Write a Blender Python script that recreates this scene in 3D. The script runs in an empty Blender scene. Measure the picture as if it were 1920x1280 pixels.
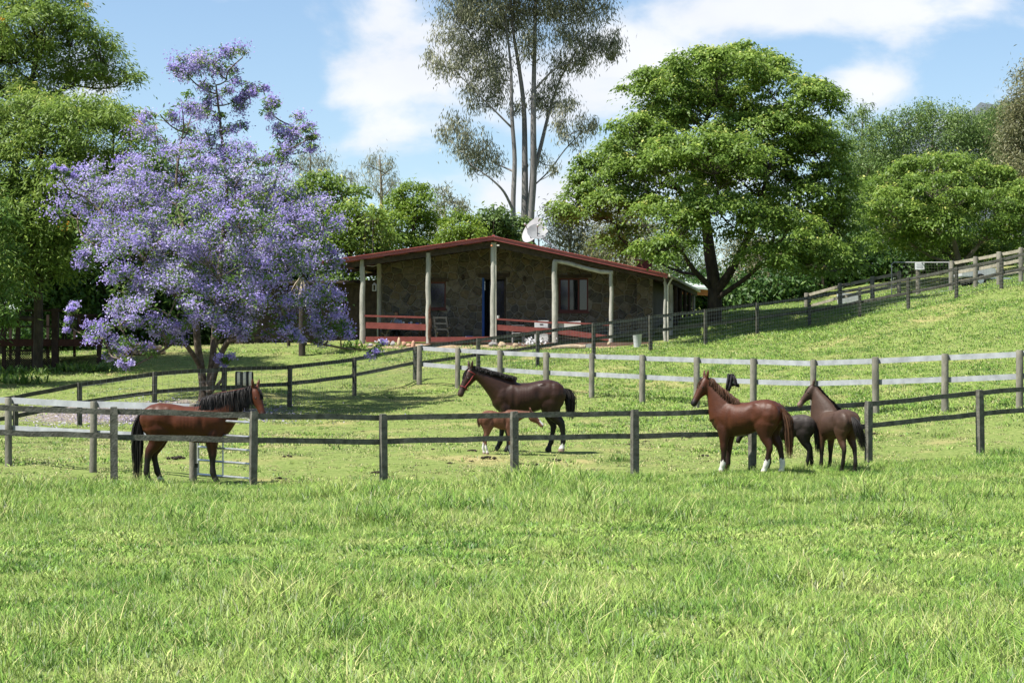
import bpy, bmesh, math, random
import numpy as np
from mathutils import Vector, Matrix, Euler

R = math.radians
rng = np.random.default_rng(7)
random.seed(7)
SC = bpy.context.scene
COL = SC.collection

# ------------------------------------------------------------------ camera
F = 4000.0                     # focal length in photo pixels (photo is 1920 x 1280)
TILT = math.atan(105.0 / F)    # level line of the photo lies at y = 745
CAMZ = 1.6
cam_data = bpy.data.cameras.new("camera")
cam_data.sensor_width = 36.0
cam_data.lens = 36.0 * F / 1920.0
cam_data.clip_start = 0.5
cam_data.clip_end = 9000.0
cam = bpy.data.objects.new("camera", cam_data)
COL.objects.link(cam)
cam.location = (0, 0, CAMZ)
cam.rotation_euler = (math.pi / 2 + TILT, 0, 0)
SC.camera = cam

def ray(px, py):
    u = (px - 960.0) / F
    v = (640.0 - py) / F
    c, s = math.cos(TILT), math.sin(TILT)
    return Vector((u, c - v * s, s + v * c))

def at(px, py, D):
    r = ray(px, py)
    r = r * (D / r.y)
    return Vector((r.x, r.y, r.z + CAMZ))

# ------------------------------------------------------------------ light
SUN_EL, SUN_AZ = R(60), R(-62)            # azimuth from +Y (view direction) towards +X ; negative = left
sun_dir = Vector((math.sin(R(-115)) * math.cos(SUN_EL), math.cos(R(-115)) * math.cos(SUN_EL), math.sin(SUN_EL)))
sd = bpy.data.lights.new("sun", 'SUN')
sd.energy = 5.0
sd.angle = R(0.5)
sd.color = (1.0, 0.955, 0.88)
sun = bpy.data.objects.new("sun", sd)
COL.objects.link(sun)
sun.rotation_euler = sun_dir.to_track_quat('Z', 'Y').to_euler()

W = bpy.data.worlds.new("World")
SC.world = W
W.use_nodes = True
wn, wl = W.node_tree.nodes, W.node_tree.links
wn.clear()
w_out = wn.new('ShaderNodeOutputWorld')
w_bg = wn.new('ShaderNodeBackground')
w_bg.inputs['Strength'].default_value = 0.075
w_sky = wn.new('ShaderNodeTexSky')
w_sky.sky_type = 'NISHITA'
w_sky.sun_disc = False
w_sky.sun_elevation = SUN_EL
w_sky.sun_rotation = math.atan2(sun_dir.x, sun_dir.y)
w_sky.air_density = 1.0
w_sky.dust_density = 0.15
w_sky.ozone_density = 2.5
w_tc = wn.new('ShaderNodeTexCoord')

def wmath(op, a=None, b=None, c=None, clamp=False):
    n = wn.new('ShaderNodeMath'); n.operation = op; n.use_clamp = clamp
    for i, v in enumerate((a, b, c)):
        if v is None: continue
        if isinstance(v, (int, float)): n.inputs[i].default_value = v
        else: wl.new(v, n.inputs[i])
    return n.outputs[0]

w_map = wn.new('ShaderNodeMapping')
w_map.inputs['Scale'].default_value = (1.0, 1.0, 1.9)
wl.new(w_tc.outputs['Generated'], w_map.inputs['Vector'])
w_n = wn.new('ShaderNodeTexNoise')
w_n.inputs['Scale'].default_value = 13.0
w_n.inputs['Detail'].default_value = 9.0
w_n.inputs['Roughness'].default_value = 0.56
w_n.inputs['Distortion'].default_value = 0.25
wl.new(w_map.outputs[0], w_n.inputs['Vector'])
cloud = wmath('MULTIPLY_ADD', w_n.outputs['Fac'], 2.3, -1.0)
# cumulus banks (direction, angular half size) added to the drifting noise
for (px, py, rx, rz, amt) in ((720, 175, 130, 75, .34), (690, 35, 130, 60, .26), (830, 90, 150, 70, .28), (1010, 120, 230, 110, .38),
                              (1480, 15, 420, 55, .50), (1630, 155, 100, 45, .55), (1220, 110, 150, 110, .48), (940, 350, 150, 70, .36),
                              (740, 250, 110, 45, .30), (400, 200, 230, 110, -.45), (1790, 150, 120, 70, -.25), (760, 340, 120, 40, .2),
                              (200, 150, 120, 60, .42), (330, 60, 320, 140, -.35)):
    d = ray(px, py).normalized()
    sub = wn.new('ShaderNodeVectorMath'); sub.operation = 'SUBTRACT'
    wl.new(w_tc.outputs['Generated'], sub.inputs[0]); sub.inputs[1].default_value = d
    mul = wn.new('ShaderNodeVectorMath'); mul.operation = 'MULTIPLY'
    wl.new(sub.outputs[0], mul.inputs[0]); mul.inputs[1].default_value = (F / rx, F / rx, F / rz)
    ln = wn.new('ShaderNodeVectorMath'); ln.operation = 'LENGTH'
    wl.new(mul.outputs[0], ln.inputs[0])
    b = wmath('MULTIPLY_ADD', ln.outputs['Value'], -1.0, 1.25, clamp=True)
    cloud = wmath('MULTIPLY_ADD', b, amt, cloud)
w_r = wn.new('ShaderNodeMapRange'); w_r.interpolation_type = 'SMOOTHSTEP'
wl.new(cloud, w_r.inputs['Value'])
w_r.inputs['From Min'].default_value = 0.08
w_r.inputs['From Max'].default_value = 0.70
w_n2 = wn.new('ShaderNodeTexNoise')
w_n2.inputs['Scale'].default_value = 14.0
w_n2.inputs['Detail'].default_value = 5.0
wl.new(w_map.outputs[0], w_n2.inputs['Vector'])
w_cr = wn.new('ShaderNodeMix'); w_cr.data_type = 'RGBA'
wl.new(w_n2.outputs['Fac'], w_cr.inputs['Factor'])
w_cr.inputs['A'].default_value = (5.0, 5.3, 5.9, 1)
w_cr.inputs['B'].default_value = (6.8, 6.95, 7.2, 1)
w_gain = wn.new('ShaderNodeMix'); w_gain.data_type = 'RGBA'; w_gain.blend_type = 'MULTIPLY'
w_gain.inputs['Factor'].default_value = 1.0
w_gain.inputs['B'].default_value = (1.0, 1.0, 1.0, 1)
wl.new(w_sky.outputs[0], w_gain.inputs['A'])
w_mix = wn.new('ShaderNodeMix'); w_mix.data_type = 'RGBA'
wl.new(w_r.outputs[0], w_mix.inputs['Factor'])
wl.new(w_gain.outputs['Result'], w_mix.inputs['A'])
wl.new(w_cr.outputs['Result'], w_mix.inputs['B'])
wl.new(w_mix.outputs['Result'], w_bg.inputs['Color'])
wl.new(w_bg.outputs[0], w_out.inputs[0])

SC.view_settings.view_transform = 'Standard'
SC.view_settings.look = 'None'
SC.view_settings.exposure = 1.08
SC.view_settings.gamma = 1.0
SC.view_settings.use_curve_mapping = False
SC.cycles.max_bounces = 5
SC.cycles.diffuse_bounces = 2
SC.cycles.glossy_bounces = 2
SC.cycles.transmission_bounces = 3
SC.cycles.transparent_max_bounces = 6

# ------------------------------------------------------------------ helpers
def lin(c):
    """sRGB 0-255 triple -> linear"""
    out = []
    for v in c:
        v = v / 255.0
        out.append(v / 12.92 if v <= 0.04045 else ((v + 0.055) / 1.055) ** 2.4)
    return tuple(out)

MATS = {}
def material(name, col, rough=0.8, col2=None, scale=6.0, detail=4.0, bump=0.0, bump_scale=None, metal=0.0, spec=0.3,
             stretch=(1, 1, 1), col3=None, world=False):
    """noise-mottled principled material"""
    m = bpy.data.materials.new(name); m.use_nodes = True
    nt = m.node_tree; n, l = nt.nodes, nt.links
    p = n['Principled BSDF']
    p.inputs['Roughness'].default_value = rough
    p.inputs['Metallic'].default_value = metal
    p.inputs['Specular IOR Level'].default_value = spec
    p.inputs['Base Color'].default_value = (*col, 1)
    tc = n.new('ShaderNodeTexCoord')
    mp = n.new('ShaderNodeMapping'); mp.inputs['Scale'].default_value = stretch
    if world:
        ge = n.new('ShaderNodeNewGeometry'); l.new(ge.outputs['Position'], mp.inputs['Vector'])
    else:
        l.new(tc.outputs['Object'], mp.inputs['Vector'])
    if col2 is not None:
        nz = n.new('ShaderNodeTexNoise'); nz.inputs['Scale'].default_value = scale; nz.inputs['Detail'].default_value = detail
        nz.inputs['Roughness'].default_value = 0.6
        l.new(mp.outputs[0], nz.inputs['Vector'])
        cr = n.new('ShaderNodeValToRGB')
        cr.color_ramp.elements[0].position = 0.34; cr.color_ramp.elements[0].color = (*col, 1)
        cr.color_ramp.elements[1].position = 0.66; cr.color_ramp.elements[1].color = (*col2, 1)
        if col3 is not None:
            e = cr.color_ramp.elements.new(0.5); e.color = (*col3, 1)
        l.new(nz.outputs['Fac'], cr.inputs[0]); l.new(cr.outputs[0], p.inputs['Base Color'])
    if bump:
        nb = n.new('ShaderNodeTexNoise'); nb.inputs['Scale'].default_value = bump_scale or scale * 3; nb.inputs['Detail'].default_value = 5
        l.new(mp.outputs[0], nb.inputs['Vector'])
        bp = n.new('ShaderNodeBump'); bp.inputs['Strength'].default_value = bump; bp.inputs['Distance'].default_value = 0.03
        l.new(nb.outputs['Fac'], bp.inputs['Height']); l.new(bp.outputs[0], p.inputs['Normal'])
    MATS[name] = m
    return m

def set_mesh(me, verts, faces_flat, nper):
    """fast mesh build: verts Nx3, faces_flat (M*nper) ints with nper corners each"""
    verts = np.asarray(verts, dtype=np.float32)
    faces_flat = np.asarray(faces_flat, dtype=np.int32).ravel()
    nf = len(faces_flat) // nper
    me.vertices.add(len(verts)); me.vertices.foreach_set('co', verts.ravel())
    me.loops.add(len(faces_flat)); me.loops.foreach_set('vertex_index', faces_flat)
    me.polygons.add(nf)
    me.polygons.foreach_set('loop_start', np.arange(0, nf * nper, nper, dtype=np.int32))
    me.update(calc_edges=True)
    return me

class MB:
    """collects simple shapes, builds one mesh object"""
    def __init__(s): s.v, s.f = [], []
    def add(s, verts, faces):
        o = len(s.v); s.v.extend([tuple(v) for v in verts]); s.f.extend([tuple(i + o for i in f) for f in faces])
        return s
    def box(s, c, size, rot=None):
        hx, hy, hz = size[0] / 2, size[1] / 2, size[2] / 2
        pts = [Vector((sx * hx, sy * hy, sz * hz)) for sx in (-1, 1) for sy in (-1, 1) for sz in (-1, 1)]
        if rot is not None: pts = [rot @ p for p in pts]
        c = Vector(c)
        return s.add([p + c for p in pts], [(0, 1, 3, 2), (4, 6, 7, 5), (0, 4, 5, 1), (2, 3, 7, 6), (0, 2, 6, 4), (1, 5, 7, 3)])
    def bar(s, a, b, w, h, up=(0, 0, 1), jit=0.0, segs=1):
        """box bar from a to b, w across, h along up; jit wobbles its section"""
        a, b = Vector(a), Vector(b); d = (b - a); L = d.length; d = d / L
        side = d.cross(Vector(up)).normalized(); u = side.cross(d).normalized()
        rings = []
        for i in range(segs + 1):
            t = i / segs; c = a + d * (L * t)
            j = lambda: random.uniform(-jit, jit)
            if jit: c = c + u * j() * .6 + side * j() * .4
            ww, hh = w * (1 + j() * 2), h * (1 + j() * 2)
            rings.append([c + side * (x * ww / 2) + u * (z * hh / 2) for x, z in ((-1, -1), (1, -1), (1, 1), (-1, 1))])
        verts = [p for r in rings for p in r]
        faces = [(3, 2, 1, 0)]
        for i in range(segs):
            o = i * 4
            for k in range(4): faces.append((o + k, o + (k + 1) % 4, o + 4 + (k + 1) % 4, o + 4 + k))
        o = segs * 4; faces.append((o, o + 1, o + 2, o + 3))
        return s.add(verts, faces)
    def tube(s, pts, radii, n=8, cap=True):
        pts = [Vector(p) for p in pts]
        if isinstance(radii, (int, float)): radii = [radii] * len(pts)
        o = len(s.v); ref = None
        for i, p in enumerate(pts):
            d = (pts[min(i + 1, len(pts) - 1)] - pts[max(i - 1, 0)]).normalized()
            if ref is None: ref = Vector((1, 0, 0)) if abs(d.x) < .8 else Vector((0, 1, 0))
            a = (ref - d * ref.dot(d)).normalized(); b = d.cross(a); ref = a
            for k in range(n):
                t = 2 * math.pi * k / n
                s.v.append(tuple(p + (a * math.cos(t) + b * math.sin(t)) * radii[i]))
        for i in range(len(pts) - 1):
            for k in range(n):
                s.f.append((o + i * n + k, o + i * n + (k + 1) % n, o + (i + 1) * n + (k + 1) % n, o + (i + 1) * n + k))
        if cap:
            s.f.append(tuple(o + k for k in reversed(range(n)))); e = o + (len(pts) - 1) * n
            s.f.append(tuple(e + k for k in range(n)))
        return s
    def cyl(s, a, b, r, n=12, r2=None): return s.tube([a, b], [r, r if r2 is None else r2], n)
    def lathe(s, c, prof, n=16, M=None):
        o = len(s.v); c = Vector(c)
        for r, z in prof:
            for k in range(n):
                t = 2 * math.pi * k / n; p = Vector((r * math.cos(t), r * math.sin(t), z))
                if M is not None: p = M @ p
                s.v.append(tuple(p + c))
        for i in range(len(prof) - 1):
            for k in range(n):
                s.f.append((o + i * n + k, o + i * n + (k + 1) % n, o + (i + 1) * n + (k + 1) % n, o + (i + 1) * n + k))
        if prof[0][0] > 1e-4: s.f.append(tuple(o + k for k in reversed(range(n))))
        e = o + (len(prof) - 1) * n
        if prof[-1][0] > 1e-4: s.f.append(tuple(e + k for k in range(n)))
        return s
    def mesh(s, name, mat, smooth=False):
        me = bpy.data.meshes.new(name); me.from_pydata(s.v, [], s.f); me.update()
        if mat is not None: me.materials.append(mat)
        if smooth:
            me.polygons.foreach_set('use_smooth', [True] * len(me.polygons)); me.set_sharp_from_angle(angle=R(42))
        return me
    def build(s, name, mat, parent=None, smooth=False, loc=None):
        return link(name, s.mesh(name, mat, smooth), parent, loc)

def link(name, data, parent=None, loc=None):
    o = bpy.data.objects.new(name, data); COL.objects.link(o)
    if parent is not None: o.parent = parent
    if loc is not None: o.location = loc
    return o

def tag(o, label=None, cat=None, group=None, kind=None):
    if label: o['label'] = label
    if cat: o['category'] = cat
    if group: o['group'] = group
    if kind: o['kind'] = kind
    return o

def thing(name, label, cat, loc=(0, 0, 0), rz=0.0, group=None):
    o = link(name, None); o.location = loc; o.rotation_euler = (0, 0, rz); o.empty_display_size = .2
    return tag(o, label, cat, group)
# ------------------------------------------------------------------ terrain
ANCH = []
def anc(px, py, D, dz=0.0):
    p = at(px, py, D); ANCH.append((p.x, p.y, p.z + dz))
for X in (-25, 0, 25):
    for Y, z in ((-6, 0), (10, 0), (20, 0), (30, 0.0)):
        ANCH.append((X, Y, z + (0.25 if (X > 20 and Y > 25) else 0)))
for a in ((17, 867, 42.5), (175, 880, 41), (363, 893, 39.3), (475, 907, 38), (720, 898, 39.5), (965, 887, 40.5), (1190, 888, 41.5),
          (1410, 880, 42.5), (1628, 865, 44), (1838, 850, 45.5)):
    anc(*a, dz=-0.06)
for a in ((1040, 847, 47), (920, 853, 46), (600, 830, 50), (300, 850, 47),
          (785, 722, 76), (938, 731, 72), (1109, 747, 68), (1306, 763, 64), (1524, 774, 60), (1642, 778, 58), (1911, 768, 55),
          (1008, 690, 79), (1113, 666, 80), (1220, 660, 81), (1323, 647, 82), (1420, 627, 83), (1518, 613, 84), (1612, 595, 84), (1703, 582, 83),
          (1793, 562, 82), (1877, 542, 81),
          (665, 742, 72), (543, 765, 67), (420, 775, 65), (290, 785, 63.5), (150, 798, 62), (30, 812, 60.5), (385, 753, 68),
          (480, 662, 85), (680, 645, 87), (800, 655, 85.5), (925, 648, 86), (1145, 645, 87), (1250, 630, 87), (60, 693, 82), (190, 668, 84),
          (0, 735, 72), (1905, 532, 88), (1725, 553, 92), (1575, 577, 95), (1338, 590, 90)):
    anc(*a)
for a in ((0, 100, 4.6), (-12, 100, 4.0), (-30, 100, 3.4), (0, 125, 6.2), (20, 120, 8.6), (45, 120, 10.5), (-45, 125, 4.5), (35, 90, 8.2), (40, 60, 4.5),
          (-35, 70, 1.6), (-35, 45, 0.4), (35, 40, 0.8), (20, 150, 10), (-20, 150, 6.5), (60, 150, 13), (-60, 150, 6)):
    ANCH.append(a)
_A = np.array(ANCH)
def _phi(r2): return 0.5 * r2 * np.log(r2 + 1e-9)
_n = len(_A); _K = _phi(((_A[:, None, :2] - _A[None, :, :2]) ** 2).sum(-1)) + np.eye(_n) * 3.0
_P = np.c_[np.ones(_n), _A[:, :2]]
_M = np.block([[_K, _P], [_P.T, np.zeros((3, 3))]])
_sol = np.linalg.solve(_M, np.r_[_A[:, 2], 0, 0, 0])
def gz_arr(x, y):
    x = np.clip(np.asarray(x, float), -60, 60); y = np.clip(np.asarray(y, float), -6, 150)
    out = np.empty(x.shape); fx, fy = x.ravel(), y.ravel(); res = np.empty(fx.shape)
    for i in range(0, len(fx), 20000):
        a, b = fx[i:i + 20000], fy[i:i + 20000]
        d = (a[:, None] - _A[None, :, 0]) ** 2 + (b[:, None] - _A[None, :, 1]) ** 2
        res[i:i + 20000] = _phi(d) @ _sol[:_n] + _sol[_n] + a * _sol[_n + 1] + b * _sol[_n + 2]
    # small humps of a grazed paddock
    res += 0.035 * np.sin(fx * 1.3 + fy * .4) * np.sin(fy * .9 - fx * .3) + 0.02 * np.sin(fx * 2.9) * np.sin(fy * 2.3 + 1)
    return res.reshape(x.shape)
def gz(x, y): return float(gz_arr(np.array([x]), np.array([y]))[0])
def ground(px, D):
    """ground point seen in column px at distance D"""
    X = (px - 960.0) / F * D * math.cos(TILT) ** -1 if False else at(px, 745, D).x
    return Vector((X, D, gz(X, D)))

def axis_pts(lo, hi, step, far_lo, far_hi, grow=1.35):
    mid = list(np.arange(lo, hi + step * .5, step))
    a = []; s = step; x = hi
    while x < far_hi: s *= grow; x += s; a.append(x)
    b = []; s = step; x = lo
    while x > far_lo: s *= grow; x -= s; b.append(x)
    return np.array(b[::-1] + mid + a)
gx = axis_pts(-45, 45, 0.5, -3000, 3000); gy = axis_pts(-4, 130, 0.5, -600, 5000)
GX, GY = np.meshgrid(gx, gy); GZ = gz_arr(GX, GY)
nx, ny = len(gx), len(gy)
idx = np.arange(nx * ny).reshape(ny, nx)
quads = np.stack([idx[:-1, :-1], idx[:-1, 1:], idx[1:, 1:], idx[1:, :-1]], -1).reshape(-1, 4)
gme = bpy.data.meshes.new('ground'); set_mesh(gme, np.c_[GX.ravel(), GY.ravel(), GZ.ravel()], quads, 4)
gme.polygons.foreach_set('use_smooth', [True] * len(gme.polygons))
ground_ob = tag(link('ground', gme), 'grassy paddock ground rising to the house and hillside', None, kind='structure')

# ground material : soil + thatch + green, driven by world position
gm = bpy.data.materials.new('paddock_ground'); gm.use_nodes = True
n, l = gm.node_tree.nodes, gm.node_tree.links
p = n['Principled BSDF']; p.inputs['Roughness'].default_value = .95; p.inputs['Specular IOR Level'].default_value = .1
ge = n.new('ShaderNodeNewGeometry')
def gnoise(scale, detail=4, rough=.6, stretch=(1, 1, 1)):
    mp = n.new('ShaderNodeMapping'); mp.inputs['Scale'].default_value = stretch; l.new(ge.outputs['Position'], mp.inputs['Vector'])
    t = n.new('ShaderNodeTexNoise'); t.inputs['Scale'].default_value = scale; t.inputs['Detail'].default_value = detail; t.inputs['Roughness'].default_value = rough
    l.new(mp.outputs[0], t.inputs['Vector']); return t.outputs['Fac']
def gramp(fac, stops):
    r = n.new('ShaderNodeValToRGB'); cr = r.color_ramp
    cr.elements[0].position, cr.elements[0].color = stops[0][0], (*stops[0][1], 1)
    cr.elements[1].position, cr.elements[1].color = stops[-1][0], (*stops[-1][1], 1)
    for q, c in stops[1:-1]:
        e = cr.elements.new(q); e.color = (*c, 1)
    l.new(fac, r.inputs[0]); return r.outputs[0]
def gmix(f, a, b):
    m = n.new('ShaderNodeMix'); m.data_type = 'RGBA'
    if isinstance(f, float): m.inputs['Factor'].default_value = f
    else: l.new(f, m.inputs['Factor'])
    for s, v in (('A', a), ('B', b)):
        if isinstance(v, tuple): m.inputs[s].default_value = (*v, 1)
        else: l.new(v, m.inputs[s])
    return m.outputs['Result']
fine = gramp(gnoise(9.0, 6, .75), [(.28, (.055, .085, .02)), (.45, (.12, .165, .042)), (.58, (.18, .22, .065)), (.76, (.26, .265, .11))])
big = gnoise(.35, 4, .55)
dry = gramp(gnoise(14, 5, .7), [(.3, (.17, .13, .055)), (.55, (.33, .28, .13)), (.75, (.26, .27, .09))])
r1 = n.new('ShaderNodeMapRange'); l.new(big, r1.inputs['Value']); r1.inputs['From Min'].default_value = .54; r1.inputs['From Max'].default_value = .74
colr = gmix(r1.outputs[0], fine, dry)
# bare leaf-littered earth under the jacaranda
vs = n.new('ShaderNodeVectorMath'); vs.operation = 'SUBTRACT'; l.new(ge.outputs['Position'], vs.inputs[0]); vs.inputs[1].default_value = (-11.2, 65.4, 1.2)
vm_ = n.new('ShaderNodeVectorMath'); vm_.operation = 'MULTIPLY'; l.new(vs.outputs[0], vm_.inputs[0]); vm_.inputs[1].default_value = (1 / 4.6, 1 / 3.0, 0)
vl = n.new('ShaderNodeVectorMath'); vl.operation = 'LENGTH'; l.new(vm_.outputs[0], vl.inputs[0])
ad_ = n.new('ShaderNodeMath'); ad_.operation = 'MULTIPLY_ADD'; l.new(gnoise(1.3, 5, .65), ad_.inputs[0]); ad_.inputs[1].default_value = -1.3; ad_.inputs[2].default_value = .65
ad2 = n.new('ShaderNodeMath'); ad2.operation = 'ADD'; l.new(vl.outputs['Value'], ad2.inputs[0]); l.new(ad_.outputs[0], ad2.inputs[1])
r2 = n.new('ShaderNodeMapRange'); l.new(ad2.outputs[0], r2.inputs['Value']); r2.inputs['From Min'].default_value = 1.05; r2.inputs['From Max'].default_value = .75
litter = gramp(gnoise(11, 6, .75), [(.3, (.10, .085, .065)), (.5, (.19, .165, .135)), (.7, (.30, .27, .24))])
colr = gmix(r2.outputs[0], colr, litter)
l.new(colr, p.inputs['Base Color'])
bp = n.new('ShaderNodeBump'); bp.inputs['Strength'].default_value = .6; bp.inputs['Distance'].default_value = .05
l.new(gnoise(16, 4, .7), bp.inputs['Height']); l.new(bp.outputs[0], p.inputs['Normal'])
gme.materials.append(gm)

# house frame (needed early so grass stays off the floor)
HD = 86.5
HB = Vector((at(925, 640, HD).x, HD, at(925, 642, HD).z))     # foot of the ridge post = floor level
HROT = R(-10.5)
def in_house(x, y, m=0.0):
    c, s = math.cos(-HROT), math.sin(-HROT)
    lx = (x - HB.x) * c - (y - HB.y) * s; ly = (x - HB.x) * s + (y - HB.y) * c
    return (lx > -8.0 - m) & (lx < 7.3 + m) & (ly > -.5 - m) & (ly < 14 + m)

# ------------------------------------------------------------------ grass
def grass_material(name, stops, dryc, dry_amt, tip):
    m = bpy.data.materials.new(name); m.use_nodes = True
    n, l = m.node_tree.nodes, m.node_tree.links
    p = n['Principled BSDF']; out = n['Material Output']
    p.inputs['Roughness'].default_value = .45; p.inputs['Specular IOR Level'].default_value = .3
    oi = n.new('ShaderNodeObjectInfo'); ge = n.new('ShaderNodeNewGeometry')
    nz = n.new('ShaderNodeTexNoise'); nz.inputs['Scale'].default_value = .8; nz.inputs['Detail'].default_value = 3; l.new(ge.outputs['Position'], nz.inputs['Vector'])
    ad = n.new('ShaderNodeMath'); ad.operation = 'MULTIPLY_ADD'; l.new(oi.outputs['Random'], ad.inputs[0]); ad.inputs[1].default_value = .45
    sb = n.new('ShaderNodeMath'); sb.operation = 'MULTIPLY_ADD'; l.new(nz.outputs['Fac'], sb.inputs[0]); sb.inputs[1].default_value = 1.7; sb.inputs[2].default_value = -.56
    l.new(sb.outputs[0], ad.inputs[2])
    r = n.new('ShaderNodeValToRGB'); cr = r.color_ramp
    cr.elements[0].position, cr.elements[0].color = stops[0][0], (*stops[0][1], 1)
    cr.elements[1].position, cr.elements[1].color = stops[-1][0], (*stops[-1][1], 1)
    for q, c in stops[1:-1]:
        e = cr.elements.new(q); e.color = (*c, 1)
    l.new(ad.outputs[0], r.inputs[0])
    at_ = n.new('ShaderNodeAttribute'); at_.attribute_name = 'dry'
    mr = n.new('ShaderNodeMath'); mr.operation = 'GREATER_THAN'; l.new(at_.outputs['Fac'], mr.inputs[0]); mr.inputs[1].default_value = 1 - dry_amt
    mx = n.new('ShaderNodeMix'); mx.data_type = 'RGBA'; l.new(mr.outputs[0], mx.inputs['Factor']); l.new(r.outputs[0], mx.inputs['A']); mx.inputs['B'].default_value = (*dryc, 1)
    bv = n.new('ShaderNodeMapRange'); l.new(at_.outputs['Fac'], bv.inputs['Value']); bv.inputs['To Min'].default_value = .52; bv.inputs['To Max'].default_value = 1.38
    mm = n.new('ShaderNodeMix'); mm.data_type = 'RGBA'; mm.blend_type = 'MULTIPLY'; mm.inputs['Factor'].default_value = 1; l.new(mx.outputs['Result'], mm.inputs['A']); l.new(bv.outputs[0], mm.inputs['B']); mx = mm
    l.new(mx.outputs['Result'], p.inputs['Base Color'])
    vm = n.new('ShaderNodeVectorMath'); vm.operation = 'MULTIPLY'; l.new(ge.outputs['Normal'], vm.inputs[0]); vm.inputs[1].default_value = (.5, .5, .5)
    va = n.new('ShaderNodeVectorMath'); va.operation = 'ADD'; l.new(vm.outputs[0], va.inputs[0]); va.inputs[1].default_value = (-.12, -.12, .62)
    vn = n.new('ShaderNodeVectorMath'); vn.operation = 'NORMALIZE'; l.new(va.outputs[0], vn.inputs[0]); l.new(vn.outputs[0], p.inputs['Normal'])
    tr = n.new('ShaderNodeBsdfTranslucent'); l.new(mx.outputs['Result'], tr.inputs['Color'])
    ms = n.new('ShaderNodeMixShader'); ms.inputs[0].default_value = .30
    l.new(p.outputs[0], ms.inputs[1]); l.new(tr.outputs[0], ms.inputs[2]); l.new(ms.outputs[0], out.inputs['Surface'])
    return m

def tuft_mesh(name, nb, rad, h0, h1, w, lean, mat, seed):
    r = np.random.default_rng(seed); V, Fq, dry = [], [], []
    for b in range(nb):
        a = r.uniform(0, 6.283); rr = rad * math.sqrt(r.uniform()); bx, by = rr * math.cos(a), rr * math.sin(a)
        h = r.uniform(h0, h1); ln = r.uniform(.1, 1) * lean * h; da = a + r.normal(0, .9); dx, dy = math.cos(da), math.sin(da)
        fa = r.uniform(0, 6.283); sx, sy = math.cos(fa), math.sin(fa); ww = w * r.uniform(.7, 1.3); d = r.uniform()
        o = len(V)
        for t, q in ((0, .8), (.4, 1), (.75, .75), (1, .12)):
            cx, cy, cz = bx + dx * ln * t * t, by + dy * ln * t * t, h * (t - .18 * t * t * lean)
            V += [(cx - sx * ww * q / 2, cy - sy * ww * q / 2, cz), (cx + sx * ww * q / 2, cy + sy * ww * q / 2, cz)]; dry += [d, d]
        for k in range(3): Fq += [o + 2 * k, o + 2 * k + 1, o + 2 * k + 3, o + 2 * k + 2]
    me = bpy.data.meshes.new(name); set_mesh(me, V, Fq, 4)
    at_ = me.attributes.new('dry', 'FLOAT', 'POINT'); at_.data.foreach_set('value', np.array(dry, dtype=np.float32))
    me.polygons.foreach_set('use_smooth', [True] * len(me.polygons))
    me.materials.append(mat); return me

def scatter_object(name, label, cat, pts, rot, scl, ind, protos):
    pc = bpy.data.collections.new(name + '_pieces')
    for i, me in enumerate(protos):
        ob = bpy.data.objects.new('%s_piece_%02d' % (name, i), me); pc.objects.link(ob)
    me = bpy.data.meshes.new(name); me.vertices.add(len(pts)); me.vertices.foreach_set('co', np.asarray(pts, np.float32).ravel())
    a = me.attributes.new('rot', 'FLOAT_VECTOR', 'POINT'); a.data.foreach_set('vector', np.asarray(rot, np.float32).ravel())
    a = me.attributes.new('scl', 'FLOAT', 'POINT'); a.data.foreach_set('value', np.asarray(scl, np.float32))
    a = me.attributes.new('ind', 'INT', 'POINT'); a.data.foreach_set('value', np.asarray(ind, np.int32))
    me.update()
    o = tag(link(name, me), label, cat, kind='stuff')
    ng = bpy.data.node_groups.new(name, 'GeometryNodeTree')
    ng.interface.new_socket('Geometry', in_out='INPUT', socket_type='NodeSocketGeometry')
    ng.interface.new_socket('Geometry', in_out='OUTPUT', socket_type='NodeSocketGeometry')
    n, l = ng.nodes, ng.links
    gi, go = n.new('NodeGroupInput'), n.new('NodeGroupOutput')
    ci = n.new('GeometryNodeCollectionInfo'); ci.inputs['Collection'].default_value = pc
    ci.inputs['Separate Children'].default_value = True; ci.inputs['Reset Children'].default_value = True
    iop = n.new('GeometryNodeInstanceOnPoints'); iop.inputs['Pick Instance'].default_value = True
    def na(nm, ty):
        k = n.new('GeometryNodeInputNamedAttribute'); k.data_type = ty; k.inputs['Name'].default_value = nm; return k.outputs['Attribute']
    l.new(gi.outputs[0], iop.inputs['Points']); l.new(ci.outputs[0], iop.inputs['Instance'])
    l.new(na('ind', 'INT'), iop.inputs['Instance Index']); l.new(na('rot', 'FLOAT_VECTOR'), iop.inputs['Rotation']); l.new(na('scl', 'FLOAT'), iop.inputs['Scale'])
    l.new(iop.outputs[0], go.inputs[0])
    md = o.modifiers.new('scatter', 'NODES'); md.node_group = ng
    return o

def vnoise(x, y, s, seed=0):
    """cheap smooth value noise in numpy, 0..1"""
    r = np.random.default_rng(1000 + seed); G = r.random((64, 64))
    fx, fy = x / s + 31.7, y / s + 17.3
    ix, iy = np.floor(fx).astype(int), np.floor(fy).astype(int); tx, ty = fx - ix, fy - iy
    tx, ty = tx * tx * (3 - 2 * tx), ty * ty * (3 - 2 * ty)
    g = lambda a, b: G[a % 64, b % 64]
    return (g(ix, iy) * (1 - tx) + g(ix + 1, iy) * tx) * (1 - ty) + (g(ix, iy + 1) * (1 - tx) + g(ix + 1, iy + 1) * tx) * ty

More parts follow.
